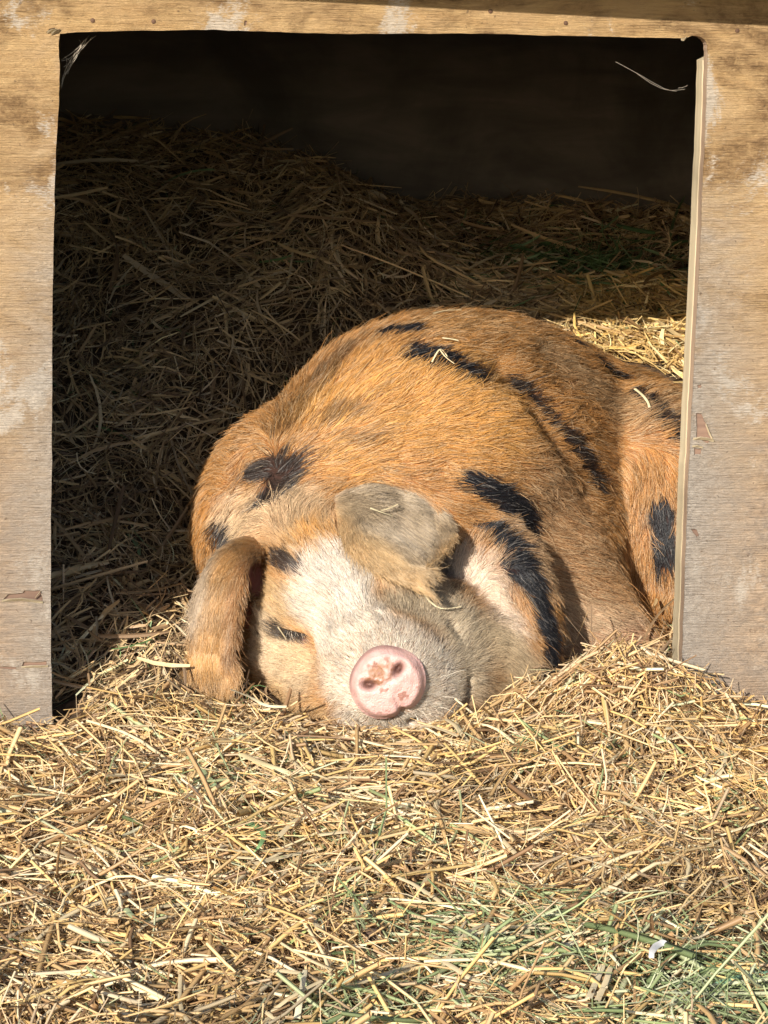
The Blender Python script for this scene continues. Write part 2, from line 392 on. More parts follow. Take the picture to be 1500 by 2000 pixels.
def wood_face():
    m = NM('weathered plywood face'); c = m.coord('Object')
    g1 = m.noise(m.coord('Object', (1, 1, 9)), 11.0, 8, .68, .25)        # broad veneer figure
    g2 = m.noise(m.coord('Object', (3.2, 1, 60), (2, 0, 5)), 7.0, 6, .7, .1)        # short raised fibres
    g3 = m.noise(m.coord('Object', (22, 1, 170), (5, 0, 1)), 7.0, 3, .6)
    big = m.noise(m.coord('Object', (1.3, 1, 2.6), (3.1, 0, 1.7)), 5.0, 6, .62, .7)
    blot = m.noise(m.coord('Object', (1, 1, 1.7), (9, 0, 4)), 17.0, 8, .72, .4)
    fine = m.noise(m.coord('Object', (1, 1, 1.5), (1, 0, 2)), 70.0, 6, .7, .2)
    sep = m.n('ShaderNodeSeparateXYZ'); m.l(m.coord('Object'), sep.inputs[0]); X, Z = sep.outputs[0], sep.outputs[2]
    mul = lambda *a: a[0] if len(a) == 1 else m.math('MULTIPLY', a[0], mul(*a[1:]))
    col = m.mix(m.ramp(g1, [(.34, 0.0), (.64, 1.0)]), (.44, .265, .115), (.62, .415, .20))
    col = m.mix(m.ramp(blot, [(.40, 0.0), (.62, .65)]), col, (.56, .37, .19))
    # weathered brown where rain has run, strongest high up
    hi = m.ramp(Z, [(.30, .35), (.75, 1.0)])
    col = m.mix(mul(m.ramp(big, [(.44, 0.0), (.58, .95)]), m.ramp(fine, [(.35, .3), (.6, 1.0)]), hi), col, (.20, .115, .052))
    col = m.mix(mul(m.ramp(g2, [(.52, 0.0), (.66, .8)]), m.ramp(big, [(.40, .0), (.56, 1.0)])), col, (.15, .09, .045))
    col = m.mix(mul(m.ramp(g2, [(.30, .6), (.42, 0.0)]), m.ramp(blot, [(.40, 1.0), (.56, 0.0)])), col, (.66, .47, .25))
    # washed-out, mud-splashed lower part
    zl = m.math('ADD', Z, m.math('MULTIPLY', m.math('SUBTRACT', big, .5), .75))
    low = m.ramp(zl, [(.22, .9), (.60, 0.0)])
    lc = m.mix(m.ramp(g1, [(.34, 0.0), (.66, 1.0)]), (.42, .295, .195), (.60, .455, .33))
    lc = m.mix(m.ramp(fine, [(.40, 0.0), (.62, .75)]), lc, (.25, .19, .145)); lc = m.mix(m.ramp(blot, [(.46, 0.0), (.58, .6)]), lc, (.30, .255, .215))
    lc = m.mix(mul(m.ramp(g2, [(.54, 0.0), (.68, .6)])), lc, (.24, .18, .135))
    col = m.mix(low, col, lc)
    # pale bare patches with broken edges
    pp = m.math('ADD', m.noise(m.coord('Object', (1, 1, .7), (1.3, 0, 7)), 8, 8, .66, .5), m.math('MULTIPLY', m.math('SUBTRACT', g3, .5), .25))
    col = m.mix(m.ramp(pp, [(.555, 0.0), (.60, .8)]), col, m.mix(fine, (.54, .46, .37), (.66, .58, .48)))
    # rubbed grey near the doorway's edges
    ed = m.math('ABSOLUTE', X); edge = m.ramp(m.math('ADD', ed, m.math('MULTIPLY', m.math('SUBTRACT', blot, .5), .10)), [(.385, 1.0), (.485, 0.0)])
    gm = mul(edge, m.ramp(blot, [(.28, 0.35), (.46, 1.0)]), m.ramp(zl, [(.46, 1.0), (.76, 0.0)]))
    gc = m.mix(m.ramp(fine, [(.36, 0.0), (.62, 1.0)]), (.23, .205, .18), (.47, .415, .35))
    gc = m.mix(m.ramp(g3, [(.56, 0.0), (.66, .8)]), gc, (.60, .55, .48))
    col = m.mix(m.math('MULTIPLY', gm, .92), col, gc)
    col = m.mix(m.ramp(m.noise(c, 140, 3, .5), [(.66, 0.0), (.72, .6)]), col, (.12, .08, .05))
    m.set(Base_Color=col, Roughness=.8); m.b.inputs['Specular IOR Level'].default_value = .22
    h = m.math('ADD', m.math('ADD', m.math('MULTIPLY', g2, .9), m.math('MULTIPLY', blot, .8)), m.math('MULTIPLY', fine, .5))
    m.bump(h, 1.0, .006)
    return m.m
def plain_wood(name, a, b, rough=.8, stretch=(6, 6, 90)):
    m = NM(name); g = m.noise(m.coord('Object', stretch), 1.6, 6, .6, .6); s_ = m.noise(m.coord('Object'), 4, 5, .6, .5)
    col = m.mix(m.ramp(g, [(.3, 0.0), (.7, 1.0)]), a, b)
    col = m.mix(m.ramp(s_, [(.45, 0.0), (.7, .7)]), col, tuple(v * .45 for v in a))
    m.set(Base_Color=col, Roughness=rough); m.bump(g, .4, .002); return m.m
W_FACE = wood_face()
W_CORE = plain_wood('reddish ply core', (.17, .10, .07), (.30, .19, .13))
W_EDGE = plain_wood('worn ply edge', (.30, .20, .13), (.46, .33, .23), stretch=(60, 60, 5))
W_PALE = plain_wood('pale batten wood', (.47, .38, .24), (.62, .52, .35), stretch=(70, 70, 4))
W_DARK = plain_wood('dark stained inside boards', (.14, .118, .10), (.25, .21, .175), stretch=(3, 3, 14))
W_ROOF = plain_wood('dark roofing board', (.10, .08, .06), (.16, .13, .10))

shelter = tag(empty('pig_shelter', (0, 0, 0), WALL_RZ), 'weathered plywood pig shelter with a rough-cut doorway over the straw', 'animal shelter')
# rough-cut doorway, surveyed along its edges
door_px = [(117, 66), (150, 63), (250, 60), (400, 58), (480, 60), (560, 63), (660, 66), (750, 66), (900, 65), (1000, 67), (1150, 71), (1300, 74), (1338, 75),
           (1345, 71), (1355, 69), (1366, 71), (1376, 77), (1382, 88), (1383, 105), (1381, 180), (1376, 300), (1370, 440), (1363, 590), (1356, 720),
           (1350, 840), (1344, 960), (1340, 1080), (1336, 1200), (1333, 1290), (1330, 1420), (1329, 1520),
           (103, 1560), (103, 1440), (101, 1350), (100, 1280), (99, 1150), (99, 1040), (101, 900), (102, 760), (102, 600), (105, 480), (107, 380), (109, 300), (114, 210), (117, 140), (114, 90)]
door = [wal(*p) for p in door_px]
def rough(L, n=5, amp=.00028, seed=1):
    r_ = np.random.default_rng(seed); out = []
    for i in range(len(L)):
        a, b = np.array(L[i]), np.array(L[(i + 1) % len(L)])
        for k in range(n):
            p = a + (b - a) * k / n; out.append(tuple(p + r_.normal(0, amp, 2)))
    return out
door_r = rough(door)
SX, ZB, ZT = 1.15, -.08, 1.02
outer = [(-SX, ZB), (SX, ZB), (SX, ZT), (-SX, ZT)]
# the sheet is open to the ground at the doorway: outline runs round it
iL = max(range(len(door_r)), key=lambda i: -door_r[i][1] if door_r[i][0] < 0 else -9)
def sheet_outline(d):
    top = [p for p in d if p[1] > ZB + .03]
    # order: start at lower right, go counter-clockwise in the list (right side up to the left side down)
    right = sorted([p for p in top if p[0] > .2 and p[1] < .80], key=lambda p: p[1])
    left = sorted([p for p in top if p[0] < -.2 and p[1] < .80], key=lambda p: -p[1])
    mid = [p for p in top if p[1] >= .80]
    mid = mid_order(mid)
    return [(right[0][0], ZB), *right, *mid, *left, (left[-1][0], ZB), (-SX, ZB), (-SX, ZT), (SX, ZT), (SX, ZB)]
def mid_order(mid):
    ang = lambda p: math.atan2(p[1] - .60, p[0])
    return sorted(mid, key=ang)
out_core = sheet_outline(door_r)
holes_px = [[(6, 1171), (16, 1161), (44, 1158), (48, 1153), (78, 1153), (84, 1174), (42, 1170)],
            [(42, 1303), (46, 1293), (91, 1292), (91, 1299), (60, 1302)],
            [(-60, 1304), (-10, 1301), (32, 1303), (32, 1308), (-10, 1306), (-60, 1308)],
            [(1360, 806), (1371, 808), (1379, 828), (1385, 850), (1395, 861), (1382, 866), (1360, 855)],
            [(1356, 875), (1371, 876), (1369, 887), (1356, 888)],
            [(1362, 752), (1369, 750), (1370, 757), (1363, 759)],
            [(1350, 1033), (1361, 1034), (1366, 1046), (1361, 1050), (1354, 1040)],
            [(15, 1420), (55, 1414), (92, 1412), (92, 1418), (55, 1420)],
            [(478, 40), (483, 40), (481, 50), (477, 50)],
            [(98, 56), (108, 54), (107, 61), (100, 64), (90, 63)]]
holes = [rough([wal(*p) for p in h][::-1], 3, .00035, 5) for h in holes_px]
core = prism('front_panel', out_core, .003, .019, W_EDGE, shelter)
ven = prism('face_veneer', out_core, 0.0, .0027, W_FACE, core, holes)
# red-brown ply showing in the broken patches
for k, h in enumerate(holes):
    cx = sum(p[0] for p in h) / len(h); cz = sum(p[1] for p in h) / len(h)
    big = [(cx + (a - cx) * .985, cz + (b - cz) * .985) for a, b in h]
    prism('exposed_ply', big, .0022, .0029, W_CORE, core)
# lifted lips of veneer along the splits
def splinter(px, w, lift):
    P = [wal(*p) for p in px]; V = []; F = []
    for i, (a, b) in enumerate(P):
        k = math.sin(math.pi * (i + .5) / len(P))
        V += [(a, -.0005, b - w * .6), (a, -.001 - lift * k, b + w * k * .4), (a, .0005 - lift * k * .6, b + w * k * .5)]
    for i in range(len(P) - 1):
        q = i * 3; F += [(q, q + 3, q + 4, q + 1), (q + 1, q + 4, q + 5, q + 2), (q + 2, q + 5, q + 3, q)]
    me = bpy.data.meshes.new('veneer_splinter'); me.from_pydata(V, [], F); me.materials.append(W_PALE)
    o = bpy.data.objects.new('veneer_splinter', me); COL.objects.link(o); o.parent = core
splinter([(4, 1172), (20, 1171), (42, 1170), (62, 1172), (84, 1175)], .004, .004)
splinter([(42, 1302), (60, 1301), (80, 1301), (94, 1300)], .003, .003)
splinter([(1354, 856), (1367, 855), (1382, 857), (1394, 860)], .004, .005)
splinter([(1352, 871), (1362, 871), (1372, 873)], .003, .003)
splinter([(1378, 828), (1383, 842), (1391, 858)], .003, .004)
splinter([(68, 1168), (74, 1161), (79, 1154)], .002, .004)
splinter([(100, 66), (108, 62), (116, 58)], .004, .006)
splinter([(92, 62), (102, 60), (111, 57)], .004, .006)
splinter([(1340, 73), (1336, 77), (1330, 76)], .003, .003)
# screw heads
m = NM('rusty screw'); m.set(Base_Color=(.13, .07, .04), Roughness=.6, Metallic=.4); M_SCREW = m.m
for px in ((181, 40), (300, 42), (1105, 45), (958, 22), (1440, 60)):
    s_, z_ = wal(*px); n = 10
    V = [(s_, -.0012, z_)] + [(s_ + .0026 * math.cos(6.283 * k / n), -.0009, z_ + .0026 * math.sin(6.283 * k / n)) for k in range(n)] + [(s_ + .0030 * math.cos(6.283 * k / n), .0005, z_ + .0030 * math.sin(6.283 * k / n)) for k in range(n)]
    F = [(0, 1 + k, 1 + (k + 1) % n) for k in range(n)] + [(1 + k, 1 + n + k, 1 + n + (k + 1) % n, 1 + (k + 1) % n) for k in range(n)]
    me = bpy.data.meshes.new('screw'); me.from_pydata(V, [], F); me.materials.append(M_SCREW)
    o = bpy.data.objects.new('screw', me); COL.objects.link(o); o.parent = core
# door battens behind the sheet: right one shows its pale sawn side
right = sorted([p for p in door_r if p[0] > .2 and ZB + .03 < p[1] < .828], key=lambda p: p[1])
left = sorted([p for p in door_r if p[0] < -.2 and ZB + .03 < p[1] < .835], key=lambda p: p[1])
rb = [(p[0] - .0012, p[1]) for p in right]
prism('door_batten', [(rb[0][0], ZB), *rb, (rb[-1][0] + .012, rb[-1][1] + .006), (rb[-1][0] + .065, rb[-1][1] + .006), (rb[0][0] + .065, ZB)], .0193, .046, W_PALE, shelter)
lb = [(p[0] - .004, p[1]) for p in left]
prism('door_batten', [(lb[0][0] - .06, ZB), (lb[0][0], ZB), *lb, (lb[-1][0] - .06, lb[-1][1])], .0193, .046, W_PALE, shelter)

def slab(name, s0, s1, t0, t1, z0, z1, mat, parent=shelter):
    V = [(s, t, z) for s in (s0, s1) for t in (t0, t1) for z in (z0, z1)]
    F = [(0, 1, 3, 2), (4, 6, 7, 5), (0, 4, 5, 1), (2, 3, 7, 6), (0, 2, 6, 4), (1, 5, 7, 3)]
    me = bpy.data.meshes.new(name); me.from_pydata(V, [], F); me.materials.append(mat)
    o = bpy.data.objects.new(name, me); COL.objects.link(o); o.parent = parent; return o
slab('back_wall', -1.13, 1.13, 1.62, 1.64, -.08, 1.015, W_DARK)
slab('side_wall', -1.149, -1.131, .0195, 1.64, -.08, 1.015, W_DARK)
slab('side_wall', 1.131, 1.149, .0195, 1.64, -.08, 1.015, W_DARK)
roof = slab('roof', -1.22, 1.22, -.02, 1.72, 1.022, 1.045, W_ROOF)
# overhanging eave board; it dips to the right
zl, zr, o_ = .996, .914, .16
V = [(-1.25, -o_, zl), (1.25, -o_, zr), (1.25, -o_, zr + .03), (-1.25, -o_, zl + .03), (-1.25, -.021, 1.03), (1.25, -.021, 1.03), (1.25, -.021, 1.06), (-1.25, -.021, 1.06)]
me = bpy.data.meshes.new('eave_board'); me.from_pydata(V, [], [(0, 1, 2, 3), (5, 4, 7, 6), (1, 0, 4, 5), (3, 2, 6, 7), (0, 3, 7, 4), (2, 1, 5, 6)]); me.materials.append(W_ROOF)
o = bpy.data.objects.new('eave_board', me); COL.objects.link(o); o.parent = roof
# ------------------------------------------------------------------ straw bedding
bm_ = NM('matted old straw'); c = bm_.coord('Object'); n1 = bm_.noise(c, 45, 6, .7, 1.5); n2 = bm_.noise(c, 7, 4)
bm_.set(Base_Color=bm_.mix(bm_.ramp(n1, [(.35, 0.0), (.65, 1.0)]), (.035, .02, .01), (.15, .09, .045)), Roughness=.95); bm_.bump(n1, .8, .02)
gx, gy = np.meshgrid(np.linspace(-1.12, 1.12, 225), np.linspace(-1.7, 1.72, 345), indexing='ij')
gz = H(gx, gy) - .012; n_, mn = gx.shape; idx = np.arange(n_ * mn).reshape(n_, mn)
edge = np.clip(np.minimum(gy + 1.7, 1.12 - np.abs(gx)) / .25, 0, 1); inside_ = wall_st(gx, gy)[1] > 0
gz = np.where(inside_, gz, gz * edge - .10 * (1 - edge))
tag(np_mesh('straw_floor', np.stack([gx, gy, gz], -1).reshape(-1, 3), np.stack([idx[:-1, :-1], idx[1:, :-1], idx[1:, 1:], idx[:-1, 1:]], -1).reshape(-1, 4), bm_.m), kind='structure')

STRAW_M = M_tint('dry straw', .48, .38); HAY_M = M_tint('hay and grass', .55, .30)
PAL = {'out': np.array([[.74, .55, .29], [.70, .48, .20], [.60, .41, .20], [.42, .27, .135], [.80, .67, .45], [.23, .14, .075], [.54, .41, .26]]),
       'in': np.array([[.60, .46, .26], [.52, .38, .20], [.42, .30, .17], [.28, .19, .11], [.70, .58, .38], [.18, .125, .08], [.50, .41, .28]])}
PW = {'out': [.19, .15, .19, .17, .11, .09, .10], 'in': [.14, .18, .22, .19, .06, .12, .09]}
GREEN = np.array([[.35, .38, .20], [.28, .33, .15], [.46, .47, .29], [.18, .23, .10]])
GPATCH = [(gnd(1000, 1840), .11, .68), (gnd(1430, 1940), .13, .75), (gnd(690, 1960), .06, .65), (gnd(430, 1540), .08, .22), (gnd(1050, 1480), .06, .15), (gnd(700, 1640), .10, .14), (gnd(1480, 1560), .09, .2), (gnd(620, 1700), .10, .12)]
DPATCH = [(gnd(930, 1545), .055), (gnd(1330, 1760), .07), (gnd(640, 1500), .04), (gnd(480, 1960), .07), (gnd(1490, 1640), .06)]
def grad_h(x, y, e=.02):
    return (H(x + e, y) - H(x - e, y)) / (2 * e), (H(x, y + e) - H(x, y - e)) / (2 * e)
def stalks(x, y, zoff, L, W, az, tilt, bend, sag, ring, K=4):
    """arrays of bent stalks lying along the bedding; ring = cross-section points (side, up) in widths"""
    n = len(x); gxh, gyh = grad_h(x, y)
    dx, dy = np.cos(az), np.sin(az); dz = gxh * dx + gyh * dy + tilt
    T = np.stack([dx, dy, dz], 1); T /= np.linalg.norm(T, axis=1)[:, None]
    Nn = np.stack([-gxh, -gyh, np.ones(n)], 1) + rng.normal(0, .25, (n, 3)); Nn -= (Nn * T).sum(1)[:, None] * T; Nn /= np.linalg.norm(Nn, axis=1)[:, None]
    S = np.cross(T, Nn); c0 = np.stack([x, y, H(x, y) + zoff], 1)
    ts = np.linspace(-.5, .5, K); m = len(ring); ctr = np.empty((n, K, 3)); V = np.empty((n, K, m, 3))
    tw = rng.normal(0, .9, n); a0 = rng.uniform(0, 6.283, n)
    kink = rng.random(n) < .25; kp = rng.uniform(-.3, .3, n); ka = rng.normal(0, .5, n) * kink
    for k, t in enumerate(ts):
        off = L * t; ctr[:, k] = c0 + T * off[:, None] + S * (bend * L * (t * t * 4 - .33))[:, None] + Nn * (sag * L * (t * t * 4 - .33))[:, None]
        ctr[:, k] += (S * (np.maximum(0, t - kp) * ka * L)[:, None])
        a = a0 * (m > 2) + tw * t; w = W * (1 - .35 * max(0, abs(t) * 2 - .6) / .4 * (m == 3))
        ca, sa = np.cos(a)[:, None], np.sin(a)[:, None]
        for j, (p, q) in enumerate(ring):
            V[:, k, j] = ctr[:, k] + ((p * ca - q * sa) * S + (p * sa + q * ca) * Nn) * w[:, None]
    closed = m > 3; base = (np.arange(n) * K * m)[:, None, None, None]
    ks = np.arange(K - 1)[None, :, None, None]; js = np.arange(m if closed else m - 1)[None, None, :, None]
    jn = (js + 1) % m
    q = np.concatenate([base + ks * m + js, base + ks * m + jn, base + (ks + 1) * m + jn, base + (ks + 1) * m + js], -1)
    return ctr, V, q.reshape(n, -1, 4)
RIB = [(-.5, .0), (0, .16), (.5, .0)]; TUBE = [(-.5, 0), (0, .24), (.5, 0), (0, -.24)]; FLAT = [(-.5, 0), (.5, 0)]
def ok_place(ctr, x, y):
    """nothing through the shelter's boards, nothing inside the pig"""
    s, t = wall_st(ctr[..., 0], ctr[..., 1]); opening = (s > -.385) & (s < .36)
    cross = ((t > -.006).any(1) & (t < .052).any(1)); bad = cross & ~opening.all(1)
    inside_wall = ((t > -.004) & (t < .052) & ~opening).any(1)
    far = (t > 1.6).any(1) | (np.abs(s) > 1.11).any(1) & (t > 0).any(1)
    return ~(bad | inside_wall | far) & (pig_dist(ctr) > .010).all(1)
def colours(x, y, where, green_w=1.0):
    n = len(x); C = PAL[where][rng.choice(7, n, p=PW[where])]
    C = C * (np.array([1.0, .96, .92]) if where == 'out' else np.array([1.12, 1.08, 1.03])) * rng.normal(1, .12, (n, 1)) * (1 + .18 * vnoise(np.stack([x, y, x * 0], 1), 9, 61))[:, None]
    if where == 'out':
        g = np.zeros(n)
        for p, r, s in GPATCH: g = np.maximum(g, s * np.exp(-((x - p[0]) ** 2 + (y - p[1]) ** 2) / r ** 2))
        gm = rng.random(n) < (g + .02) * green_w; C[gm] = GREEN[rng.choice(4, gm.sum())] * rng.normal(1, .15, (gm.sum(), 1))
        d = np.zeros(n)
        for p, r in DPATCH: d = np.maximum(d, np.exp(-((x - p[0]) ** 2 + (y - p[1]) ** 2) / r ** 2))
        C = C * (1 - .5 * d)[:, None]
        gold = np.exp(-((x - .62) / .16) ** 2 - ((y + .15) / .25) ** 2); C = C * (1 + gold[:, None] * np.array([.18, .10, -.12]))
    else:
        s, t = wall_st(x, y); lit_patch = sstep(.25, .32, x) * sstep(.80, .9, y) * sstep(1.25, 1.15, y)  # sunlit patch behind the pig, put into the straw colours
        C = C + (PAL['out'][rng.choice(7, n, p=PW['out'])] * np.array([1.02, .98, .75]) - C) * lit_patch[:, None]
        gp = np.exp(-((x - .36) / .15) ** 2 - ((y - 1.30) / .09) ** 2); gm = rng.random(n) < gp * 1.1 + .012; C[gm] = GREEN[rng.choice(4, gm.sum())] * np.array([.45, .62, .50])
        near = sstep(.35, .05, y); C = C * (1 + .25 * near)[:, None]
    return np.clip(C, .01, .85)
def bed(name, n, area, where, Lr, Wr, ring, K, mat, zr, tilt_s, bend_s, label, cat, green_w=1.0, az0=None):
    x = rng.uniform(area[0], area[1], n); y = rng.uniform(area[2], area[3], n)
    s, t = wall_st(x, y); keep = (t < .02) if where == 'out' else (t > -.01); x, y = x[keep], y[keep]; n = len(x)
    L = np.clip(rng.lognormal(math.log(Lr), .45, n), Lr * .3, Lr * 2.6); W = np.clip(rng.lognormal(math.log(Wr), .35, n), Wr * .45, Wr * 2.2)
    az = rng.uniform(0, 6.283, n) if az0 is None else rng.normal(az0, .6, n)
    # neighbouring stalks lie roughly alike
    az = az * .0 + rng.uniform(0, 6.283, n) * 1.0; loc = 3.0 * vnoise(np.stack([x, y, x * 0], 1), 7, 71); m_ = rng.random(n) < .45; az[m_] = loc[m_] + rng.normal(0, .35, m_.sum())
    zo = zr[0] + (zr[1] - zr[0]) * rng.random(n) ** 1.3
    ctr, V, q = stalks(x, y, zo, L, W, az, rng.normal(0, tilt_s, n), rng.normal(0, bend_s, n), rng.normal(0, bend_s * .5, n), ring, K)
    tall = ((ctr[..., 2] > .022) & (np.abs(ctr[..., 0] - .005) < .085) & (ctr[..., 1] < -.05) & (ctr[..., 1] > -.30)).any(1)
    ok = ok_place(ctr, x, y) & ~tall & (ctr[..., 2] > H(x, y)[:, None] - .06).all(1); x, y = x[ok], y[ok]; V = V[ok]; n = len(x)
    m = len(ring); per = K * m; qq = q[0][None] + (np.arange(n) * per)[:, None, None]
    C = colours(x, y, where, green_w); Cv = np.repeat(C[:, None], per, 1) * (1 + .10 * np.sin(np.linspace(0, 3, K)).repeat(m)[None, :, None] * rng.normal(0, 1, (n, 1, 1)))
    o = np_mesh(name, V.reshape(-1, 3), qq.reshape(-1, 4), mat, None, m > 3, np.clip(Cv.reshape(-1, 3), .008, .9))
    return tag(o, label, cat, kind='stuff')
OUT = (-.80, .80, -1.18, .12); INN = (-1.05, 1.05, -.12, 1.6)
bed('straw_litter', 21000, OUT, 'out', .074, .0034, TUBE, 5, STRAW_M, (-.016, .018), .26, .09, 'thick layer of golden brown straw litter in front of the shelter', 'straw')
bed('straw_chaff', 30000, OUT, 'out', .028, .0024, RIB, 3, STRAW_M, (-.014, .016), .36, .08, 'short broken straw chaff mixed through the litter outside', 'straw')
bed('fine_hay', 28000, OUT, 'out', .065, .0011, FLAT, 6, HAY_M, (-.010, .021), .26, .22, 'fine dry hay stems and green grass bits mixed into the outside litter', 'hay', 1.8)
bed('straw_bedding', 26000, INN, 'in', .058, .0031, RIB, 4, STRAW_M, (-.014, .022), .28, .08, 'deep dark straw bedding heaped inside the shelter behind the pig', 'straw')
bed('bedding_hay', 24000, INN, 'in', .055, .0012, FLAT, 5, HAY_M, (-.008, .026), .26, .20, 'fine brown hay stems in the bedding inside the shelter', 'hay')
bed('sunlit_straw', 6500, (.10, .80, .62, 1.22), 'in', .060, .0034, RIB, 4, STRAW_M, (-.008, .022), .25, .08, 'straw coloured as sunlit on the slope behind the pig by the right post', 'straw')
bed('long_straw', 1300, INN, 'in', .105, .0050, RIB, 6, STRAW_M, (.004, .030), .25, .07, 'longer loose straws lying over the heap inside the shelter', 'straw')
# coat markings and painted shade: points on the skin (m), reach, colour, edge softness, strength
COAT = [
 ([(-0.186, 0.228, 0.28), (-0.134, 0.281, 0.342), (-0.081, 0.341, 0.397), (-0.026, 0.391, 0.431)], 0.0404, (0.33, 0.16, 0.055), 0.9, 0.8),  # doorpost shade on the left shoulder, painted into the coat
 ([(-0.07, 0.213, 0.333), (0.004, 0.227, 0.366), (0.099, 0.233, 0.361)], 0.0872, (0.66, 0.345, 0.095), 0.9, 0.85),
 ([(0.045, 0.378, 0.444), (0.147, 0.475, 0.442)], 0.0422, (0.5, 0.27, 0.1), 0.9, 0.6),
 ([(0.23, 0.279, 0.208), (0.267, 0.274, 0.124)], 0.0889, (0.38, 0.22, 0.11), 0.9, 0.85),
 ([(0.234, 0.454, 0.395), (0.328, 0.502, 0.317), (0.403, 0.519, 0.315)], 0.0431, (0.36, 0.22, 0.11), 0.9, 0.8),
 ([(0.349, 0.454, 0.229), (0.358, 0.435, 0.143)], 0.0503, (0.5, 0.26, 0.095), 0.9, 0.8),
 ([(0.254, 0.253, 0.043), (0.318, 0.265, 0.034)], 0.0543, (0.56, 0.4, 0.26), 0.9, 0.8),
 ([(0.27, 0.259, -0.008), (0.34, 0.269, 0.019)], 0.034, (0.55, 0.27, 0.16), 0.9, 0.6),
 ([(0.17, 0.195, 0.203), (0.211, 0.163, 0.155)], 0.0333, (0.52, 0.36, 0.22), 0.9, 0.6),
 ([(-0.241, 0.24, 0.207), (-0.229, 0.075, 0.152)], 0.0338, (0.5, 0.24, 0.07), 0.9, 0.8),
 ([(-0.189, 0.18, 0.212), (-0.126, 0.123, 0.232), (-0.085, 0.079, 0.214)], 0.0398, (0.64, 0.46, 0.28), 0.8, 0.85),
 ([(-0.187, 0.24, 0.292), (-0.117, 0.203, 0.306)], 0.0338, (0.46, 0.24, 0.09), 0.9, 0.6),
 ([(-0.091, 0.073, 0.209), (-0.058, 0.062, 0.198)], 0.0309, (0.58, 0.3, 0.085), 0.9, 0.9),
 ([(-0.038, 0.04, 0.2), (-0.018, 0.052, 0.174)], 0.0191, (0.6, 0.38, 0.19), 0.9, 0.8),
 ([(-0.158, 0.116, 0.11), (-0.122, 0.038, 0.122)], 0.0313, (0.64, 0.43, 0.21), 0.9, 0.9),
 ([(-0.148, 0.056, 0.07), (-0.107, 0.015, 0.041)], 0.0371, (0.64, 0.49, 0.32), 0.9, 0.9),
 ([(-0.118, 0.038, 0.065), (-0.094, 0.017, 0.06)], 0.0165, (0.62, 0.44, 0.24), 0.9, 0.4),
 ([(-0.07, 0.034, 0.164), (-0.044, 0.044, 0.175), (-0.037, 0.015, 0.142), (-0.055, -0.02, 0.11)], 0.0369, (0.68, 0.61, 0.53), 0.6, 1.0),
 ([(-0.092, 0.024, 0.132), (-0.062, -0.011, 0.108), (-0.007, -0.051, 0.116), (-0.011, -0.003, 0.134)], 0.0266, (0.66, 0.585, 0.495), 0.7, 0.9),
 ([(0.035, 0.026, 0.128), (0.074, 0.03, 0.121), (0.101, 0.028, 0.102), (0.101, -0.009, 0.044)], 0.0475, (0.45, 0.375, 0.27), 0.9, 0.95),
 ([(-0.053, -0.055, 0.053), (-0.035, -0.055, 0.1), (0.016, -0.05, 0.116), (0.067, -0.044, 0.079), (0.075, -0.043, 0.039), (0.037, -0.044, 0.006), (-0.027, -0.047, -0.001)], 0.034, (0.7, 0.61, 0.5), 1.0, 0.9),
 ([(0.096, 0.153, 0.148), (0.135, 0.115, 0.136), (0.148, 0.088, 0.109)], 0.0316, (0.7, 0.56, 0.44), 0.9, 0.9),
 ([(0.141, 0.047, 0.085), (0.176, 0.065, 0.04), (0.156, 0.055, 0.008)], 0.0351, (0.5, 0.39, 0.25), 0.9, 0.9),
 ([(-0.079, -0.014, -0.005), (-0.12, 0.035, 0.001)], 0.025, (0.5, 0.32, 0.15), 0.9, 0.8),
]
BLACK = [
 ([(-0.012, 0.368, 0.434), (0.03, 0.361, 0.441)], 0.0154, 1),
 ([(0.03, 0.293, 0.418), (0.072, 0.277, 0.41), (0.117, 0.273, 0.391)], 0.0185, 1),
 ([(0.165, 0.333, 0.378), (0.197, 0.344, 0.356), (0.227, 0.351, 0.316)], 0.0125, 0.95),
 ([(0.246, 0.357, 0.302), (0.272, 0.372, 0.271), (0.296, 0.386, 0.229)], 0.014, 0.95),
 ([(0.101, 0.187, 0.266), (0.142, 0.201, 0.248), (0.193, 0.238, 0.207)], 0.02, 1),
 ([(0.126, 0.179, 0.199), (0.162, 0.144, 0.182), (0.196, 0.127, 0.135), (0.213, 0.116, 0.083), (0.215, 0.099, 0.032)], 0.0186, 1),
 ([(0.264, 0.581, 0.407), (0.316, 0.75, 0.357), (0.353, 0.761, 0.329)], 0.0111, 1),
 ([(0.358, 0.552, 0.332), (0.391, 0.503, 0.306), (0.419, 0.478, 0.281)], 0.0125, 1),
 ([(0.393, 0.431, 0.193), (0.398, 0.422, 0.117)], 0.0171, 1),
 ([(-0.171, 0.203, 0.271), (-0.129, 0.177, 0.279), (-0.151, 0.156, 0.249)], 0.0181, 0.95),
 ([(-0.217, 0.192, 0.192), (-0.197, 0.083, 0.194)], 0.0167, 0.95),
 ([(-0.134, 0.073, 0.179), (-0.108, 0.047, 0.17)], 0.0103, 0.9),
 ([(-0.125, 0.045, 0.092), (-0.112, 0.048, 0.084), (-0.091, 0.034, 0.083)], 0.0096, 0.9),
 ([(-0.071, 0.344, 0.404), (-0.103, 0.289, 0.362), (-0.143, 0.244, 0.323)], 0.0223, 0.5),  # left shoulder: black hair together with painted shadow
 ([(-0.091, 0.225, 0.334), (-0.043, 0.22, 0.349)], 0.0121, 0.5),
 ([(-0.063, 0.196, 0.316), (-0.022, 0.188, 0.314)], 0.0093, 0.4),
 ([(0.076, 0.169, 0.137), (0.088, 0.082, 0.143)], 0.0132, 0.6),
 ([(-0.052, 0.07, 0.213), (-0.038, 0.042, 0.219)], 0.0051, 0.8),
]
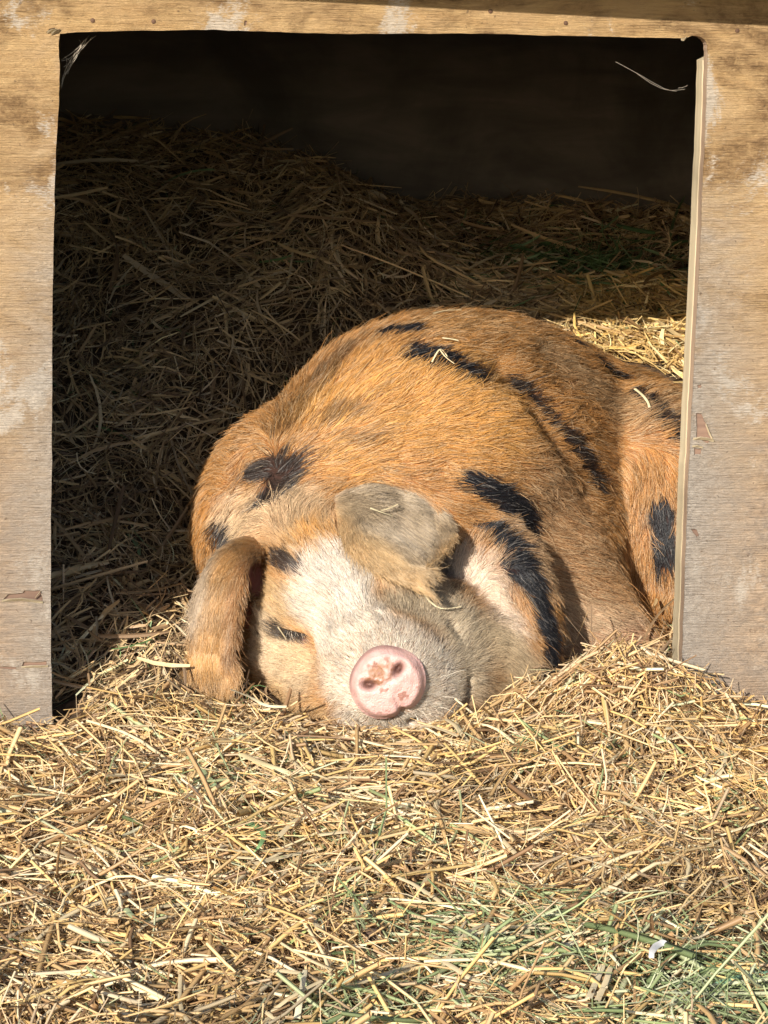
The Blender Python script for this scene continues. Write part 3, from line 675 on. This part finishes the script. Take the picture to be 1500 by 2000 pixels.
PIG_BITS = {
 'back': ([(0.0601, 0.2622, 0.4127), (0.0713, 0.2903, 0.4268), (0.0812, 0.2753, 0.4187)], 0.0023),
 'back2': ([(0.0707, 0.2862, 0.427), (0.0786, 0.271, 0.4188), (0.0904, 0.2634, 0.4109)], 0.002),
 'withers': ([(0.0745, 0.3233, 0.438), (0.086, 0.3251, 0.4366), (0.0969, 0.3258, 0.4345)], 0.004),
 'ear': ([(-0.0177, 0.0796, 0.2475), (-0.0048, 0.0804, 0.2425), (0.0106, 0.0877, 0.2362)], 0.0033),
 'ear2': ([(-0.0043, 0.0804, 0.2441), (0.0074, 0.0971, 0.2446), (0.0176, 0.1168, 0.2459)], 0.0033),
 'tip': ([(0.0613, 0.1678, 0.1502), (0.0678, 0.1665, 0.1581), (0.0743, 0.1659, 0.1656)], 0.006),
 'cheek': ([(0.0508, 0.0504, 0.1503), (0.0576, 0.0348, 0.1397), (0.0749, 0.024, 0.1301), (0.1008, 0.0391, 0.1296)], 0.0033),
 'rump': ([(0.3606, 0.5473, 0.3408), (0.3701, 0.5287, 0.3345), (0.3762, 0.5137, 0.3274), (0.3784, 0.5029, 0.3204)], 0.0047),
 'eye': ([(-0.1327, 0.0342, 0.0998), (-0.1266, 0.0346, 0.0908), (-0.1216, 0.0353, 0.0832)], 0.0027),
 'top': ([(0.0631, 0.438, 0.4576), (0.0818, 0.4728, 0.4583), (0.1043, 0.4912, 0.4573)], 0.0027),
}
# ------------------------------------------------------------------ pig: coat colour, skin, hair, snout, eye
def poly_dist(P, pts):
    pts = np.asarray(pts, float)
    if len(pts) == 1: return np.linalg.norm(P - pts[0], axis=1)
    out = np.full(len(P), 9.0)
    for a, b in zip(pts[:-1], pts[1:]):
        ab = b - a; t = np.clip(((P - a) @ ab) / (ab @ ab + 1e-9), 0, 1)
        out = np.minimum(out, np.linalg.norm(P - a - t[:, None] * ab, axis=1))
    return out
def ear_info(P):
    """per point: distance to the nearest ear sheet, which ear, its u, v and the direction along it"""
    P = np.asarray(P); d = np.full(len(P), 9.0); which = np.zeros(len(P), int); u = np.zeros(len(P)); v = np.zeros(len(P)); fl = np.zeros((len(P), 3))
    for k, E in enumerate((EAR_L, EAR_R), 1):
        nu, nv = E.shape[:2]; T = np.gradient(E, axis=0); T /= np.linalg.norm(T, axis=2, keepdims=True) + 1e-9
        S = E.reshape(-1, 3); kd = kdtree.KDTree(len(S))
        for i, p in enumerate(S): kd.insert(p, i)
        kd.balance(); lo = S.min(0) - .04; hi = S.max(0) + .04
        for i in np.nonzero(((P > lo) & (P < hi)).all(1))[0]:
            _, j, dd = kd.find(P[i])
            if dd < d[i]: d[i] = dd; which[i] = k; u[i] = (j // nv) / (nu - 1); v[i] = (j % nv) / (nv - 1); fl[i] = T[j // nv, j % nv]
    return d, which, u, v, fl
def coat(P, ear):
    """colour of the coat at points on the skin"""
    n = len(P); C = np.tile(np.array([.44, .215, .070]), (n, 1))
    wob = vnoise(P, 22, 11) * .5 + vnoise(P, 55, 12) * .35
    big = vnoise(P, 9, 13)
    C *= (1 + .16 * big + .10 * vnoise(P, 30, 15))[:, None]
    for pts, r, c, so, st in COAT:
        d = poly_dist(P, pts) + wob * r * .35
        w = (1 - sstep(r * (1 - so * .7), r * (1 + so * .55), d)) * st
        C += (np.array(c) - C) * w[:, None]
    d, which, u, v, _ = ear
    we = (which > 0) * (1 - sstep(.0055, .010, d))
    eL = np.tile(np.array([.50, .28, .105]), (n, 1)); g = (1 - sstep(.25, .6, u + .25 * wob)) * (1 - sstep(.35, .6, v))
    eL += (np.array([.44, .35, .26]) - eL) * .9 * g[:, None]; eL += (np.array([.52, .31, .13]) - eL) * (sstep(.5, 1.0, u + .2 * wob) * .6)[:, None]; eL += (np.array([.27, .12, .055]) - eL) * (sstep(.62, .98, v + .15 * wob) * sstep(1.0, .55, u) * .6)[:, None]  # hanging ear: last term paints shading along its front edge
    eR = np.tile(np.array([.31, .235, .155]), (n, 1)); h = np.maximum(sstep(.52, .78, v + .12 * wob), sstep(.88, .97, u))
    eR += (np.array([.50, .335, .17]) - eR) * h[:, None]; eR += (np.array([.50, .44, .36]) - eR) * (sstep(.1, .5, big) * (1 - h) * .6)[:, None]
    E = np.where((which == 1)[:, None], eL, eR)
    C += (E - C) * we[:, None]
    blk = np.zeros(n)
    C += (np.array([.64, .56, .46]) - C) * (1 - sstep(.058, .085, np.linalg.norm(P - SNOUT_C, axis=1) + wob * .012))[:, None]
    for pts, r, st in BLACK:
        dd = poly_dist(P, pts) + (wob + .5 * vnoise(P, 95, 16)) * r * .5
        blk = np.maximum(blk, (1 - sstep(r * .85, r * 1.15, dd)) * st)
    blk *= 1 - we
    C += (np.array([.014, .014, .017]) - C) * blk[:, None]
    return np.clip(C, .004, .95), blk

pig = tag(empty('pig', (0.15, .45, 0)), 'sandy pig with black spots asleep in the shelter doorway, chin on the straw', 'pig')
PIG_OFF = np.array([0.15, .45, 0])
skinm = NM('pig skin'); a_ = skinm.attr('tint'); n_ = skinm.noise(skinm.coord('Object'), 220, 3)
skinm.set(Base_Color=a_.outputs['Color'], Roughness=.65); skinm.b.inputs['Specular IOR Level'].default_value = .2; skinm.bump(n_, .5, .003)
ear_v = ear_info(PV); C_v, blk_v = coat(PV, ear_v)
inner = np.zeros(len(PV))
skin_c = C_v * np.array([.62, .52, .46]) + np.array([.02, .008, .006])
# bare pink skin inside the hanging ear, round the eye and in the folds
PINK = [(at(508, 1128, 3.33), .042, (.46, .19, .15)), (at(490, 1200, 3.33), .036, (.30, .11, .08)), (at(748, 1150, 3.23), .02, (.30, .12, .09)), (at(604, 1254, 3.24), .012, (.40, .20, .16))]
bare = np.zeros(len(PV))
for c_, r_, k_ in PINK:
    w = 1 - sstep(r_ * .5, r_, np.linalg.norm(PV - c_, axis=1)); skin_c += (np.array(k_) - skin_c) * w[:, None]; bare = np.maximum(bare, w)
body = np_mesh('body', PV - PIG_OFF, PQ, skinm.m, pig, True, skin_c)
nrm = np.empty(len(PV) * 3, np.float32); body.data.vertex_normals.foreach_get('vector', nrm); PN = laplace(nrm.reshape(-1, 3).astype(float), PQ, 4, .5); PN /= np.linalg.norm(PN, axis=1)[:, None] + 1e-9

def flow_at(P, N, ear):
    """lie of the hair"""
    d, which, u, v, fl = ear
    F = np.tile(np.array([.62, .62, -.10]), (len(P), 1))
    F[:, 2] -= .55 * sstep(.36, .10, P[:, 2])
    ham = sstep(.30, .36, P[:, 0]) * sstep(.30, .22, P[:, 2]) * (P[:, 1] > .30)
    F += (np.array([.1, .0, -1.0]) - F) * ham[:, None]
    # face: away from the snout; neck: swings up and back
    r_ = P - (SNOUT_C + np.array([0, .02, -.01])); dist = np.linalg.norm(r_, axis=1); r_ = r_ / dist[:, None]
    hw = 1 - sstep(.20, .34, dist); F += (r_ - F) * hw[:, None]
    nk = sstep(-.10, -.18, P[:, 0]) * sstep(.10, .16, P[:, 1]) ; F += (np.array([-.15, .25, -.7]) - F) * (nk * .7)[:, None]
    jw = np.exp(-((P[:, 0] - .17) / .06) ** 2 - ((P[:, 1] - .12) / .08) ** 2) * (P[:, 2] < .16); F += (np.array([.35, .2, -.9]) - F) * jw[:, None]
    we = (which > 0) * (1 - sstep(.0055, .010, d)); F += (fl - F) * we[:, None]
    # whorls and partings
    sw = np.stack([vnoise(P, 11, 21), vnoise(P, 11, 22), vnoise(P, 11, 23)], 1) * .42 + np.stack([vnoise(P, 34, 24), vnoise(P, 34, 25), vnoise(P, 34, 26)], 1) * .30
    F = F + sw * (.55 + .45 * np.maximum(hw, nk))[:, None] * (1 - .55 * we)[:, None]
    F -= (F * N).sum(1)[:, None] * N
    return F / (np.linalg.norm(F, axis=1)[:, None] + 1e-6), we, hw

def make_coat(n_hair):
    T = np.concatenate([PQ[:, [0, 1, 2]], PQ[:, [0, 2, 3]]]); A, B, Cc = PV[T[:, 0]], PV[T[:, 1]], PV[T[:, 2]]
    area = np.linalg.norm(np.cross(B - A, Cc - A), axis=1) * .5; mid = (A + B + Cc) / 3; nm = PN[T[:, 0]]
    tc = np.array([0, -CAM_D, CAM_H]) - mid; tc /= np.linalg.norm(tc, axis=1)[:, None]
    face = (nm * tc).sum(1); w = area * np.where(face < -.35, .12, 1.0)
    head = 1 + 1.6 * (1 - sstep(.24, .36, np.linalg.norm(mid - SNOUT_C, axis=1))); w *= head
    w *= np.where(T[:, 0] >= N_BODY, 2.2, 1.0)
    w *= (mid[:, 2] > -.03) * (1 - .97 * bare[T[:, 0]])
    sn = (mid - SNOUT_C) @ SNOUT_N; rr = np.linalg.norm(mid - SNOUT_C - sn[:, None] * SNOUT_N, axis=1)
    w *= ~((rr < .040) & (sn > -.016))
    pick = rng.choice(len(T), n_hair, p=w / w.sum())
    a, b = rng.random(n_hair), rng.random(n_hair); f = a + b > 1; a[f] = 1 - a[f]; b[f] = 1 - b[f]
    P = A[pick] + a[:, None] * (B - A)[pick] + b[:, None] * (Cc - A)[pick]
    N = PN[T[pick, 0]] * (1 - a - b)[:, None] + PN[T[pick, 1]] * a[:, None] + PN[T[pick, 2]] * b[:, None]; N /= np.linalg.norm(N, axis=1)[:, None]
    ear = ear_info(P); Fl, we, hw = flow_at(P, N, ear); C, blk = coat(P + Fl * rng.uniform(-.004, .004, (n_hair, 1)), ear)
    sd = np.linalg.norm(P - SNOUT_C, axis=1)
    L = .024 * (1 - hw) + hw * (.008 + .010 * sstep(.06, .2, sd)); L = L * (1 - we) + we * .021
    L *= np.clip(rng.lognormal(0, .28, n_hair), .45, 1.9)
    stray = rng.random(n_hair) < .035; L[stray] *= 1.25
    lift = (.14 + .12 * rng.random(n_hair) + .12 * hw) * (1 - .55 * we); lift[stray] += .35 * (1 - .7 * we[stray])
    S = np.cross(N, Fl); K = 5; ts = np.linspace(0, 1, K)
    side = (rng.normal(0, .13, n_hair) + .22 * vnoise(P, 60, 31)) * (1 - .6 * we); curl = rng.normal(0, .12, n_hair)
    pts = np.empty((n_hair, K, 3))
    for k, t in enumerate(ts):
        up = lift * t - .28 * lift * t * t * (1 + stray)
        pts[:, k] = P + L[:, None] * ((t * (1 - .10 * t))[..., None] * Fl + up[:, None] * N + (side * t + curl * t * t)[:, None] * S)
    # tufts: tips drawn together
    nc = n_hair // 26; cen = rng.choice(n_hair, nc, replace=False); kd = kdtree.KDTree(nc)
    for i, c in enumerate(cen): kd.insert(P[c], i)
    kd.balance(); near = cen[np.array([kd.find(p)[1] for p in P])]
    pull = (rng.uniform(.2, .85, n_hair) * (1 - .3 * hw * (1 - we)) * (1 - .45 * we))[:, None]
    off = P - P[near]
    for k, t in enumerate(ts):
        tgt = pts[near, k] + off * .25; ok = np.linalg.norm(tgt - pts[:, k], axis=1) < .022
        pts[:, k] += (tgt - pts[:, k]) * (pull * (t ** 1.5)) * ok[:, None]
    # keep hairs off the inside of the body
    lump = lumps(P)
    for k in range(1, K):
        dd = body_dist(pts[:, k]) - lump; pts[:, k] += N * (np.clip(.0012 - dd, 0, .012) * (we < .3))[:, None]
    # colour: darker and paler hairs mixed
    v = np.clip(1 + rng.normal(0, .26, n_hair) * (1 - .45 * we) + .26 * vnoise(P[near], 70, 33), .4, 1.6); C = C * v[:, None]
    pale = (rng.random(n_hair) < .28 * (1 - blk)) ; C[pale] = C[pale] * .55 + np.array([.70, .54, .34]) * .45
    gr = (rng.random(n_hair) < .07) & (blk > .5); C[gr] = np.array([.20, .18, .16])
    dk = rng.random(n_hair) < .06 * (1 - hw); C[dk] *= .45
    return pts, np.clip(C, .004, .9), L, we, hw

def hair_object(name, pts, col, r0, r1, mat, parent, off):
    n, K = pts.shape[:2]
    hc = bpy.data.hair_curves.new(name); hc.add_curves([K] * n)
    hc.attributes['position'].data.foreach_set('vector', (pts - off).astype(np.float32).ravel())
    rad = hc.attributes.get('radius') or hc.attributes.new('radius', 'FLOAT', 'POINT')
    t = np.linspace(0, 1, K)[None]; rr = r0[:, None] * (1 - t) + r1[:, None] * t
    rad.data.foreach_set('value', rr.astype(np.float32).ravel())
    a = hc.attributes.new('tint', 'FLOAT_COLOR', 'CURVE'); c4 = np.ones((n, 4), np.float32); c4[:, :3] = col; a.data.foreach_set('color', c4.ravel())
    hc.materials.append(mat); o = bpy.data.objects.new(name, hc); COL.objects.link(o); o.parent = parent; return o
hm = NM('pig hair'); a_ = hm.attr('tint'); hm.set(Base_Color=a_.outputs['Color'], Roughness=.38); hm.b.inputs['Specular IOR Level'].default_value = .5
HAIR_M = hm.m
NH = 300000
hp, hcx, hL, hwe, hhw = make_coat(NH)
r0 = np.full(NH, .00031) * (1 - .25 * np.maximum(hhw, hwe)) * rng.uniform(.75, 1.2, NH)
coat_o = hair_object('hair', hp, hcx, r0, r0 * .35, HAIR_M, body, PIG_OFF); coat_o['kind'] = 'stuff'

# snout disc, rolled with the head
e2 = np.array([0, 0, 1.0]); e2 -= (e2 @ SNOUT_N) * SNOUT_N; e2 /= np.linalg.norm(e2); e1 = np.cross(e2, SNOUT_N) * -1
e1 = np.cross(SNOUT_N, e2); e1 = e1 if e1[0] > 0 else -e1
ro = R(29); f1 = e1 * math.cos(ro) + e2 * math.sin(ro); f2 = -e1 * math.sin(ro) + e2 * math.cos(ro)
nr, nt_ = 46, 110; V = []; Cs = []; F = []
def disc_h(a, b, q):
    """height of the pad above its plane at pad coordinates a,b (m); q = radius fraction"""
    h = .007 * (1 - q ** 2) - .014 * sstep(.72, 1.0, q) ** 2
    for sx in (-1, 1):
        da, db = a - sx * .0205, b - .0105; u_, v_ = da * .90 + sx * db * .44, db * .90 - sx * da * .44
        h -= .014 * math.exp(-(u_ / .0090) ** 2 - (v_ / .0056) ** 2)
        h += .0026 * math.exp(-((da / .013) ** 2 + ((db + .004) / .011) ** 2))
    h -= .0040 * math.exp(-(a / .0045) ** 2) * sstep(-.010, -.034, b)        # lower cleft
    h -= .0016 * math.exp(-((a - .004) / .0022) ** 2) * sstep(.010, .028, b)  # crease up the middle
    h -= .0016 * math.exp(-(b - .003) ** 2 / .00002) * math.exp(-(a / .018) ** 2)
    h += float(NZ(a, b, 90, 43)) * .0011 + float(NZ(a, b, 230, 44)) * .0004
    return float(h)
def NZ(a, b, s_, seed): return vnoise(np.array([[a, b, .2]]), s_, seed)[0]
for i in range(nr + 1):
    q = i / nr
    for j in range(nt_):
        th = 2 * math.pi * j / nt_
        rad = .0466 * (1 + .03 * math.cos(2 * th) - .02 * math.sin(3 * th) + .012 * math.sin(5 * th + 1)) - .0050 * math.exp(-((th - 1.5 * math.pi) / .16) ** 2)
        a, b = q * rad * math.cos(th), q * rad * math.sin(th); h = disc_h(a, b, q)
        p = SNOUT_C + f1 * a + f2 * b + SNOUT_N * (h + .003)
        V.append(p)
        c = np.array([.66, .405, .36]) + .03 * math.sin(a * 260) * math.cos(b * 310)
        nz = float(vnoise(np.array([[a, b, .3]]), 260, 41)[0]); nz2 = float(vnoise(np.array([[a, b, .7]]), 120, 42)[0])
        dirt = sstep(.16, .60, math.exp(-((a + .004) / .022) ** 2 - ((b - .018) / .013) ** 2) * (.80 + .55 * nz + .30 * nz2))
        c = c + (np.array([.31, .145, .065]) - c) * float(dirt) * .95
        for sx in (-1, 1):
            da, db = a - sx * .0205, b - .0105
            k = math.exp(-((da * .92 + sx * db * .38) / .0082) ** 2 - ((db * .92 - sx * da * .38) / .0046) ** 2); c = c + (np.array([.05, .015, .012]) - c) * min(1, k * 1.5); k2 = math.exp(-(da / .012) ** 2 - (db / .009) ** 2) * (.5 + .6 * nz2); c = c + (np.array([.42, .22, .17]) - c) * min(1, max(0, k2) * .7)
        fl_ = sstep(.42, .66, nz2 + .5 * nz) * (1 - sstep(.7, .9, q)); c = c + (np.array([.28, .12, .08]) - c) * float(fl_) * .8
        grey = sstep(.90, .98, q) * sstep(.0, .8, math.cos(th - R(100))); c = c + (np.array([.16, .09, .075]) - c) * float(grey) * .75
        Cs.append(np.clip(c, .01, .9))
for j in range(nt_):       # rim runs back into the muzzle
    V.append(np.array(V[nr * nt_ + j]) - SNOUT_N * .022); Cs.append(np.array([.48, .33, .27]))
for i in range(nr + 1):
    for j in range(nt_):
        k = (j + 1) % nt_; F.append((i * nt_ + j, (i + 1) * nt_ + j, (i + 1) * nt_ + k, i * nt_ + k))
sm = NM('moist pink snout'); a_ = sm.attr('tint'); cc = sm.coord('Object')
sm.set(Base_Color=a_.outputs['Color'], Roughness=.36); sm.b.inputs['Subsurface Weight'].default_value = .12; sm.b.inputs['Subsurface Radius'].default_value = (.006, .002, .001)
sm.bump(sm.math('ADD', sm.noise(cc, 420, 3), sm.noise(cc, 130, 5)), .7, .002)
snout = np_mesh('snout', np.array(V) - PIG_OFF, np.array(F), sm.m, pig, True, np.array(Cs))

# half-shut eye
em = NM('dark eye'); em.set(Base_Color=(.012, .009, .008), Roughness=.12); em = em.m
def ball(c, r, n=14):
    V = []; F = []
    for i in range(n + 1):
        for j in range(2 * n):
            p, t = math.pi * i / n, math.pi * j / n; V.append((c[0] + r[0] * math.sin(p) * math.cos(t), c[1] + r[1] * math.sin(p) * math.sin(t), c[2] + r[2] * math.cos(p)))
    for i in range(n):
        for j in range(2 * n): F.append((i * 2 * n + j, (i + 1) * 2 * n + j, (i + 1) * 2 * n + (j + 1) % (2 * n), i * 2 * n + (j + 1) % (2 * n)))
    return np.array(V), np.array(F)
V, F = ball(EYE_C + np.array([.004, .012, -.001]), (.0125, .0115, .0085)); np_mesh('eye', V - PIG_OFF, F, em, pig)
# lashes fall over it
nl = 90; base = EYE_C + np.array([0, .002, .010]) + np.stack([rng.uniform(-.016, .016, nl), rng.uniform(-.006, .004, nl), rng.uniform(-.002, .004, nl)], 1)
dl = np.stack([rng.uniform(-.25, .55, nl), rng.uniform(-.6, -.2, nl), rng.uniform(-1, -.5, nl)], 1); ll = rng.uniform(.010, .020, nl)
tt = np.linspace(0, 1, 5); lp = base[:, None] + dl[:, None] * ll[:, None, None] * tt[None, :, None]
lc = np.where(rng.random((nl, 1)) < .3, np.array([[.6, .5, .38]]), np.array([[.03, .025, .02]]))
# whiskers on the muzzle
nw = 46; th_ = rng.uniform(0, 6.283, nw); rw = rng.uniform(.052, .075, nw)
wb = SNOUT_C[None] - SNOUT_N * .02 + (f1[None] * np.cos(th_)[:, None] + f2[None] * np.sin(th_)[:, None]) * rw[:, None]; wdir = (f1[None] * np.cos(th_)[:, None] + f2[None] * np.sin(th_)[:, None]) * .8 + SNOUT_N * .5 + rng.normal(0, .25, (nw, 3))
wp = wb[:, None] + wdir[:, None] * (rng.uniform(.015, .035, nw)[:, None] * np.linspace(0, 1, 5)[None])[..., None]; wp[:, :, 2] -= (np.linspace(0, 1, 5) ** 2 * .006)[None]
hair_object('whiskers', wp, np.where(rng.random((nw, 1)) < .5, np.array([[.75, .68, .55]]), np.array([[.12, .09, .06]])), np.full(nw, .00028), np.full(nw, .0001), HAIR_M, pig, PIG_OFF)
lash = hair_object('eyelashes', lp, lc, np.full(nl, .00035), np.full(nl, .0001), HAIR_M, pig, PIG_OFF)
# ------------------------------------------------------------------ loose things on the litter, on the pig and in the doorway
def strip(name, pts, w0, w1, col, ring=TUBE, n=12, mat=None, label=None, cat=None, group=None, flat=1.0, jag=.0, parent=None):
    """a single stalk, blade or thread along a 3D line, own mesh, origin at its middle"""
    P = catmull(np.asarray(pts, float), n); o0 = P.mean(0); T = np.gradient(P, axis=0); T /= np.linalg.norm(T, axis=1)[:, None]
    up = np.array([0, -.35, 1.0]); S = np.cross(T, up); S /= np.linalg.norm(S, axis=1)[:, None] + 1e-9; U = np.cross(S, T)
    W = np.linspace(w0, w1, n) * (1 + rng.normal(0, jag, n)); m = len(ring)
    V = np.stack([P - o0 + (a * S + b * flat * U) * W[:, None] for a, b in ring], 1); closed = m > 3
    q = [(k * m + j, k * m + (j + 1) % m, (k + 1) * m + (j + 1) % m, (k + 1) * m + j) for k in range(n - 1) for j in range(m if closed else m - 1)]
    C = np.clip(np.array(col)[None] * (1 + .12 * np.sin(np.arange(n) * 1.3 + rng.random() * 6))[:, None], 0, .9).repeat(m, 0)
    o = np_mesh(name, V.reshape(-1, 3), np.array(q), mat or STRAW_M, parent, True, C); o.location = o0
    return tag(o, label, cat, group) if label else o
def on_litter(px, off=.012):
    out = []
    for p in px:
        g_ = gnd(*p); g_ = gnd(*p, float(H(g_[0], g_[1])) + off); out.append(g_)
    return out

# the stalks that show most on top of the litter, each a thing
KINDS = [((.74, .60, .36), 'long pale cream straw stalk lying loose on top of the litter outside'), ((.68, .47, .19), 'long golden straw stalk lying loose on top of the litter outside'),
         ((.48, .31, .14), 'long brown straw stalk lying loose on top of the litter outside'), ((.62, .50, .30), 'split dull tan straw stalk lying loose on top of the litter outside')]
made = 0
while made < 290:
    px, py = rng.uniform(-20, 1520), rng.uniform(1440, 2010); g_ = gnd(px, py); az = rng.uniform(0, math.pi); L_ = rng.uniform(.06, .15)
    x_ = g_[0] + np.cos(az) * L_ * np.array([-.5, 0, .5]); y_ = g_[1] + np.sin(az) * L_ * np.array([-.5, 0, .5]); sb = rng.normal(0, .06) * L_
    x_[1] -= np.sin(az) * sb; y_[1] += np.cos(az) * sb
    z_ = H(x_, y_) + .012 + rng.uniform(-.004, .012, 3); pts = np.stack([x_, y_, z_], 1)
    if wall_st(x_, y_)[1].max() > -.01 or pig_dist(catmull(pts, 8)).min() < .02: continue
    k = rng.choice(4, p=[.3, .32, .2, .18]); c_, lab = KINDS[k]
    lab = lab.replace('on top of the litter outside', 'on the litter, ' + ('left' if px < 500 else 'middle' if px < 1000 else 'right') + (' close to the shelter' if py < 1620 else ' half way down' if py < 1820 else ' at the bottom')); w_ = rng.uniform(.0036, .0066)
    strip('straw_stalk', pts, w_, w_ * .8, np.array(c_) * rng.normal(1, .08), TUBE if k != 3 else RIB, 6, STRAW_M, lab, 'straw', 'loose straw stalks on the litter', jag=.04); made += 1

gcol = (.40, .44, .20)
strip('loose_grass', on_litter([(722, 1543), (800, 1578), (880, 1610), (950, 1650), (1008, 1690)], .016), .0085, .0022, gcol, TUBE, 16, HAY_M, 'long thick pale green grass stem slanting over the litter below the snout', 'grass stem')
strip('loose_grass', on_litter([(368, 1478), (395, 1505), (425, 1540), (445, 1562)], .016), .008, .005, (.34, .42, .22), RIB, 12, HAY_M, 'broad green grass blade on the litter left of the snout', 'grass blade')
strip('loose_grass', on_litter([(372, 1515), (420, 1560), (460, 1580), (510, 1585)], .014), .006, .003, (.46, .50, .28), RIB, 12, HAY_M, 'pale green bent grass blade just below the broad one on the left', 'grass blade')
strip('loose_grass', on_litter([(488, 1608), (505, 1618), (515, 1632), (508, 1650), (495, 1665)], .016), .009, .003, (.20, .34, .14), RIB, 14, HAY_M, 'small curled dark green grass blade left of centre in the litter', 'grass blade')
strip('loose_grass', on_litter([(553, 1852), (625, 1795), (690, 1735), (740, 1660)], .016), .0035, .0015, (.40, .46, .17), RIB, 16, HAY_M, 'thin yellow green grass blade curving up through the middle of the litter', 'grass blade')
strip('loose_grass', on_litter([(245, 1775), (265, 1795), (300, 1800), (340, 1788)], .016), .007, .003, (.38, .44, .24), RIB, 12, HAY_M, 'short folded pale green grass blade in the lower left litter', 'grass blade')
strip('loose_grass', on_litter([(1400, 1922), (1440, 1908), (1500, 1898), (1540, 1890)], .018), .006, .003, (.24, .42, .24), RIB, 12, HAY_M, 'bright green grass blade at the right edge near the bottom', 'grass blade')
strip('straw_stalk', on_litter([(470, 1473), (520, 1494), (560, 1508), (592, 1524)], .020), .0085, .0085, (.78, .64, .36), RIB, 8, STRAW_M, 'widest flat pale straw stalk lying left of the snout', 'straw', 'loose straw stalks on the litter')
strip('straw_stalk', on_litter([(448, 1346), (490, 1362), (520, 1378), (560, 1380)], .030), .0060, .0050, (.80, .70, .45), RIB, 8, STRAW_M, 'pale bent straw stalk right under the hanging ear', 'straw', 'loose straw stalks on the litter')
strip('straw_stalk', on_litter([(1150, 1950), (1165, 1915), (1178, 1885)], .020), .0060, .0050, (.80, .66, .42), RIB, 6, STRAW_M, 'short thick pale straw stalk at the lower right, left one of a pair', 'straw', 'loose straw stalks on the litter')
strip('straw_stalk', on_litter([(1166, 1955), (1182, 1920), (1192, 1890)], .022), .0058, .0048, (.76, .61, .37), RIB, 6, STRAW_M, 'short thick pale straw stalk at the lower right, right one of a pair', 'straw', 'loose straw stalks on the litter')
strip('straw_stalk', on_litter([(750, 1998), (820, 1978), (870, 1968), (925, 1962)], .020), .0095, .0075, (.80, .66, .38), TUBE, 8, STRAW_M, 'thick golden straw stalk at the bottom edge right of the middle', 'straw', 'loose straw stalks on the litter')
strip('straw_stalk', on_litter([(580, 1990), (588, 1940), (596, 1895)], .022), .0060, .0045, (.82, .72, .48), RIB, 6, STRAW_M, 'upright pale straw stalk at the bottom edge left of the middle', 'straw', 'loose straw stalks on the litter')
# feather
fp = on_litter([(1272, 1872), (1274, 1858), (1284, 1846), (1300, 1840)], .024)
fm = NM('white down'); fm.set(Base_Color=(.80, .77, .72), Roughness=.7)
strip('feather', fp, .004, .010, (.8, .78, .72), RIB, 12, fm.m, 'small curled white feather lying on the litter at the right', 'feather', jag=.08)
# dung clod
V, F = ball((0, 0, 0), (.011, .009, .008), 9); V = V * (1 + .18 * vnoise(V, 160, 5))[:, None]
dm = NM('dry dung'); dm.set(Base_Color=dm.mix(dm.noise(dm.coord('Object'), 160, 4), (.05, .032, .02), (.16, .10, .065)), Roughness=.9)
o = np_mesh('dung_clod', V, F, dm.m); o.location = on_litter([(728, 1830)], .012)[0]; tag(o, 'small dark brown dung clod among the straw below the snout', 'dung')
# straw caught on the pig
BIT_LAB = {'back': 'bent straw scrap on the black back spot, left arm of the cross', 'back2': 'straight straw scrap on the black back spot, right arm of the cross', 'withers': 'short flat straw scrap above the black back spot',
           'ear': 'pale straw scrap lying flat on the flopped ear', 'ear2': 'pale straw scrap pointing up to the right on the flopped ear', 'tip': 'short thick pale straw scrap at the end of the flopped ear',
           'cheek': 'thin curved straw hanging below the flopped ear onto the cheek', 'rump': 'curled pale straw scrap on the dark stripe of the rump', 'eye': 'tiny straw scrap caught in the lashes of the dark eye', 'top': 'thin straw lying along the ridge of the back'}
for k, (pts, w_) in PIG_BITS.items():
    strip('straw_scrap', pts, w_, w_ * .7, (.80, .68, .42), RIB, 10, STRAW_M, BIT_LAB[k], 'straw', 'straw scraps caught on the pig')
# cobwebs
cm_ = NM('dusty cobweb'); cm_.set(Base_Color=(.42, .36, .28), Roughness=.8); CW = cm_.m
def web(name, lines, r_, label, depth):
    root = tag(empty(name, (0, 0, 0), WALL_RZ), label, 'cobweb')
    for L_ in lines:
        P = catmull(np.array([(wal(*p)[0], depth, wal(*p)[1]) for p in L_]), 10); P[:, 1] += rng.normal(0, .002, 10)
        strip('thread', P, r_, r_ * .7, (.4, .35, .28), TUBE, 10, CW, flat=1.4, parent=root)
web('cobweb', [[(122, 118), (150, 98), (176, 70)], [(120, 170), (140, 125), (182, 74)], [(124, 150), (142, 128), (148, 98)], [(128, 140), (150, 104), (190, 70)], [(134, 146), (140, 124), (128, 112)], [(122, 160), (132, 128), (130, 112)], [(150, 110), (160, 88), (156, 78)],
               [(122, 120), (136, 116), (150, 104)], [(126, 132), (146, 116), (166, 80)], [(140, 130), (152, 112), (172, 76)], [(121, 174), (128, 150), (140, 132)]], .0010, 'ragged dusty cobweb in the upper left corner of the doorway', .03)
web('cobweb', [[(1215, 122), (1255, 143), (1290, 163), (1320, 178), (1352, 176)], [(1255, 143), (1285, 164), (1310, 176), (1335, 180)], [(1340, 174), (1350, 172), (1358, 168)]], .0007, 'thin pale cobweb thread by the upper right edge of the doorway', .035)
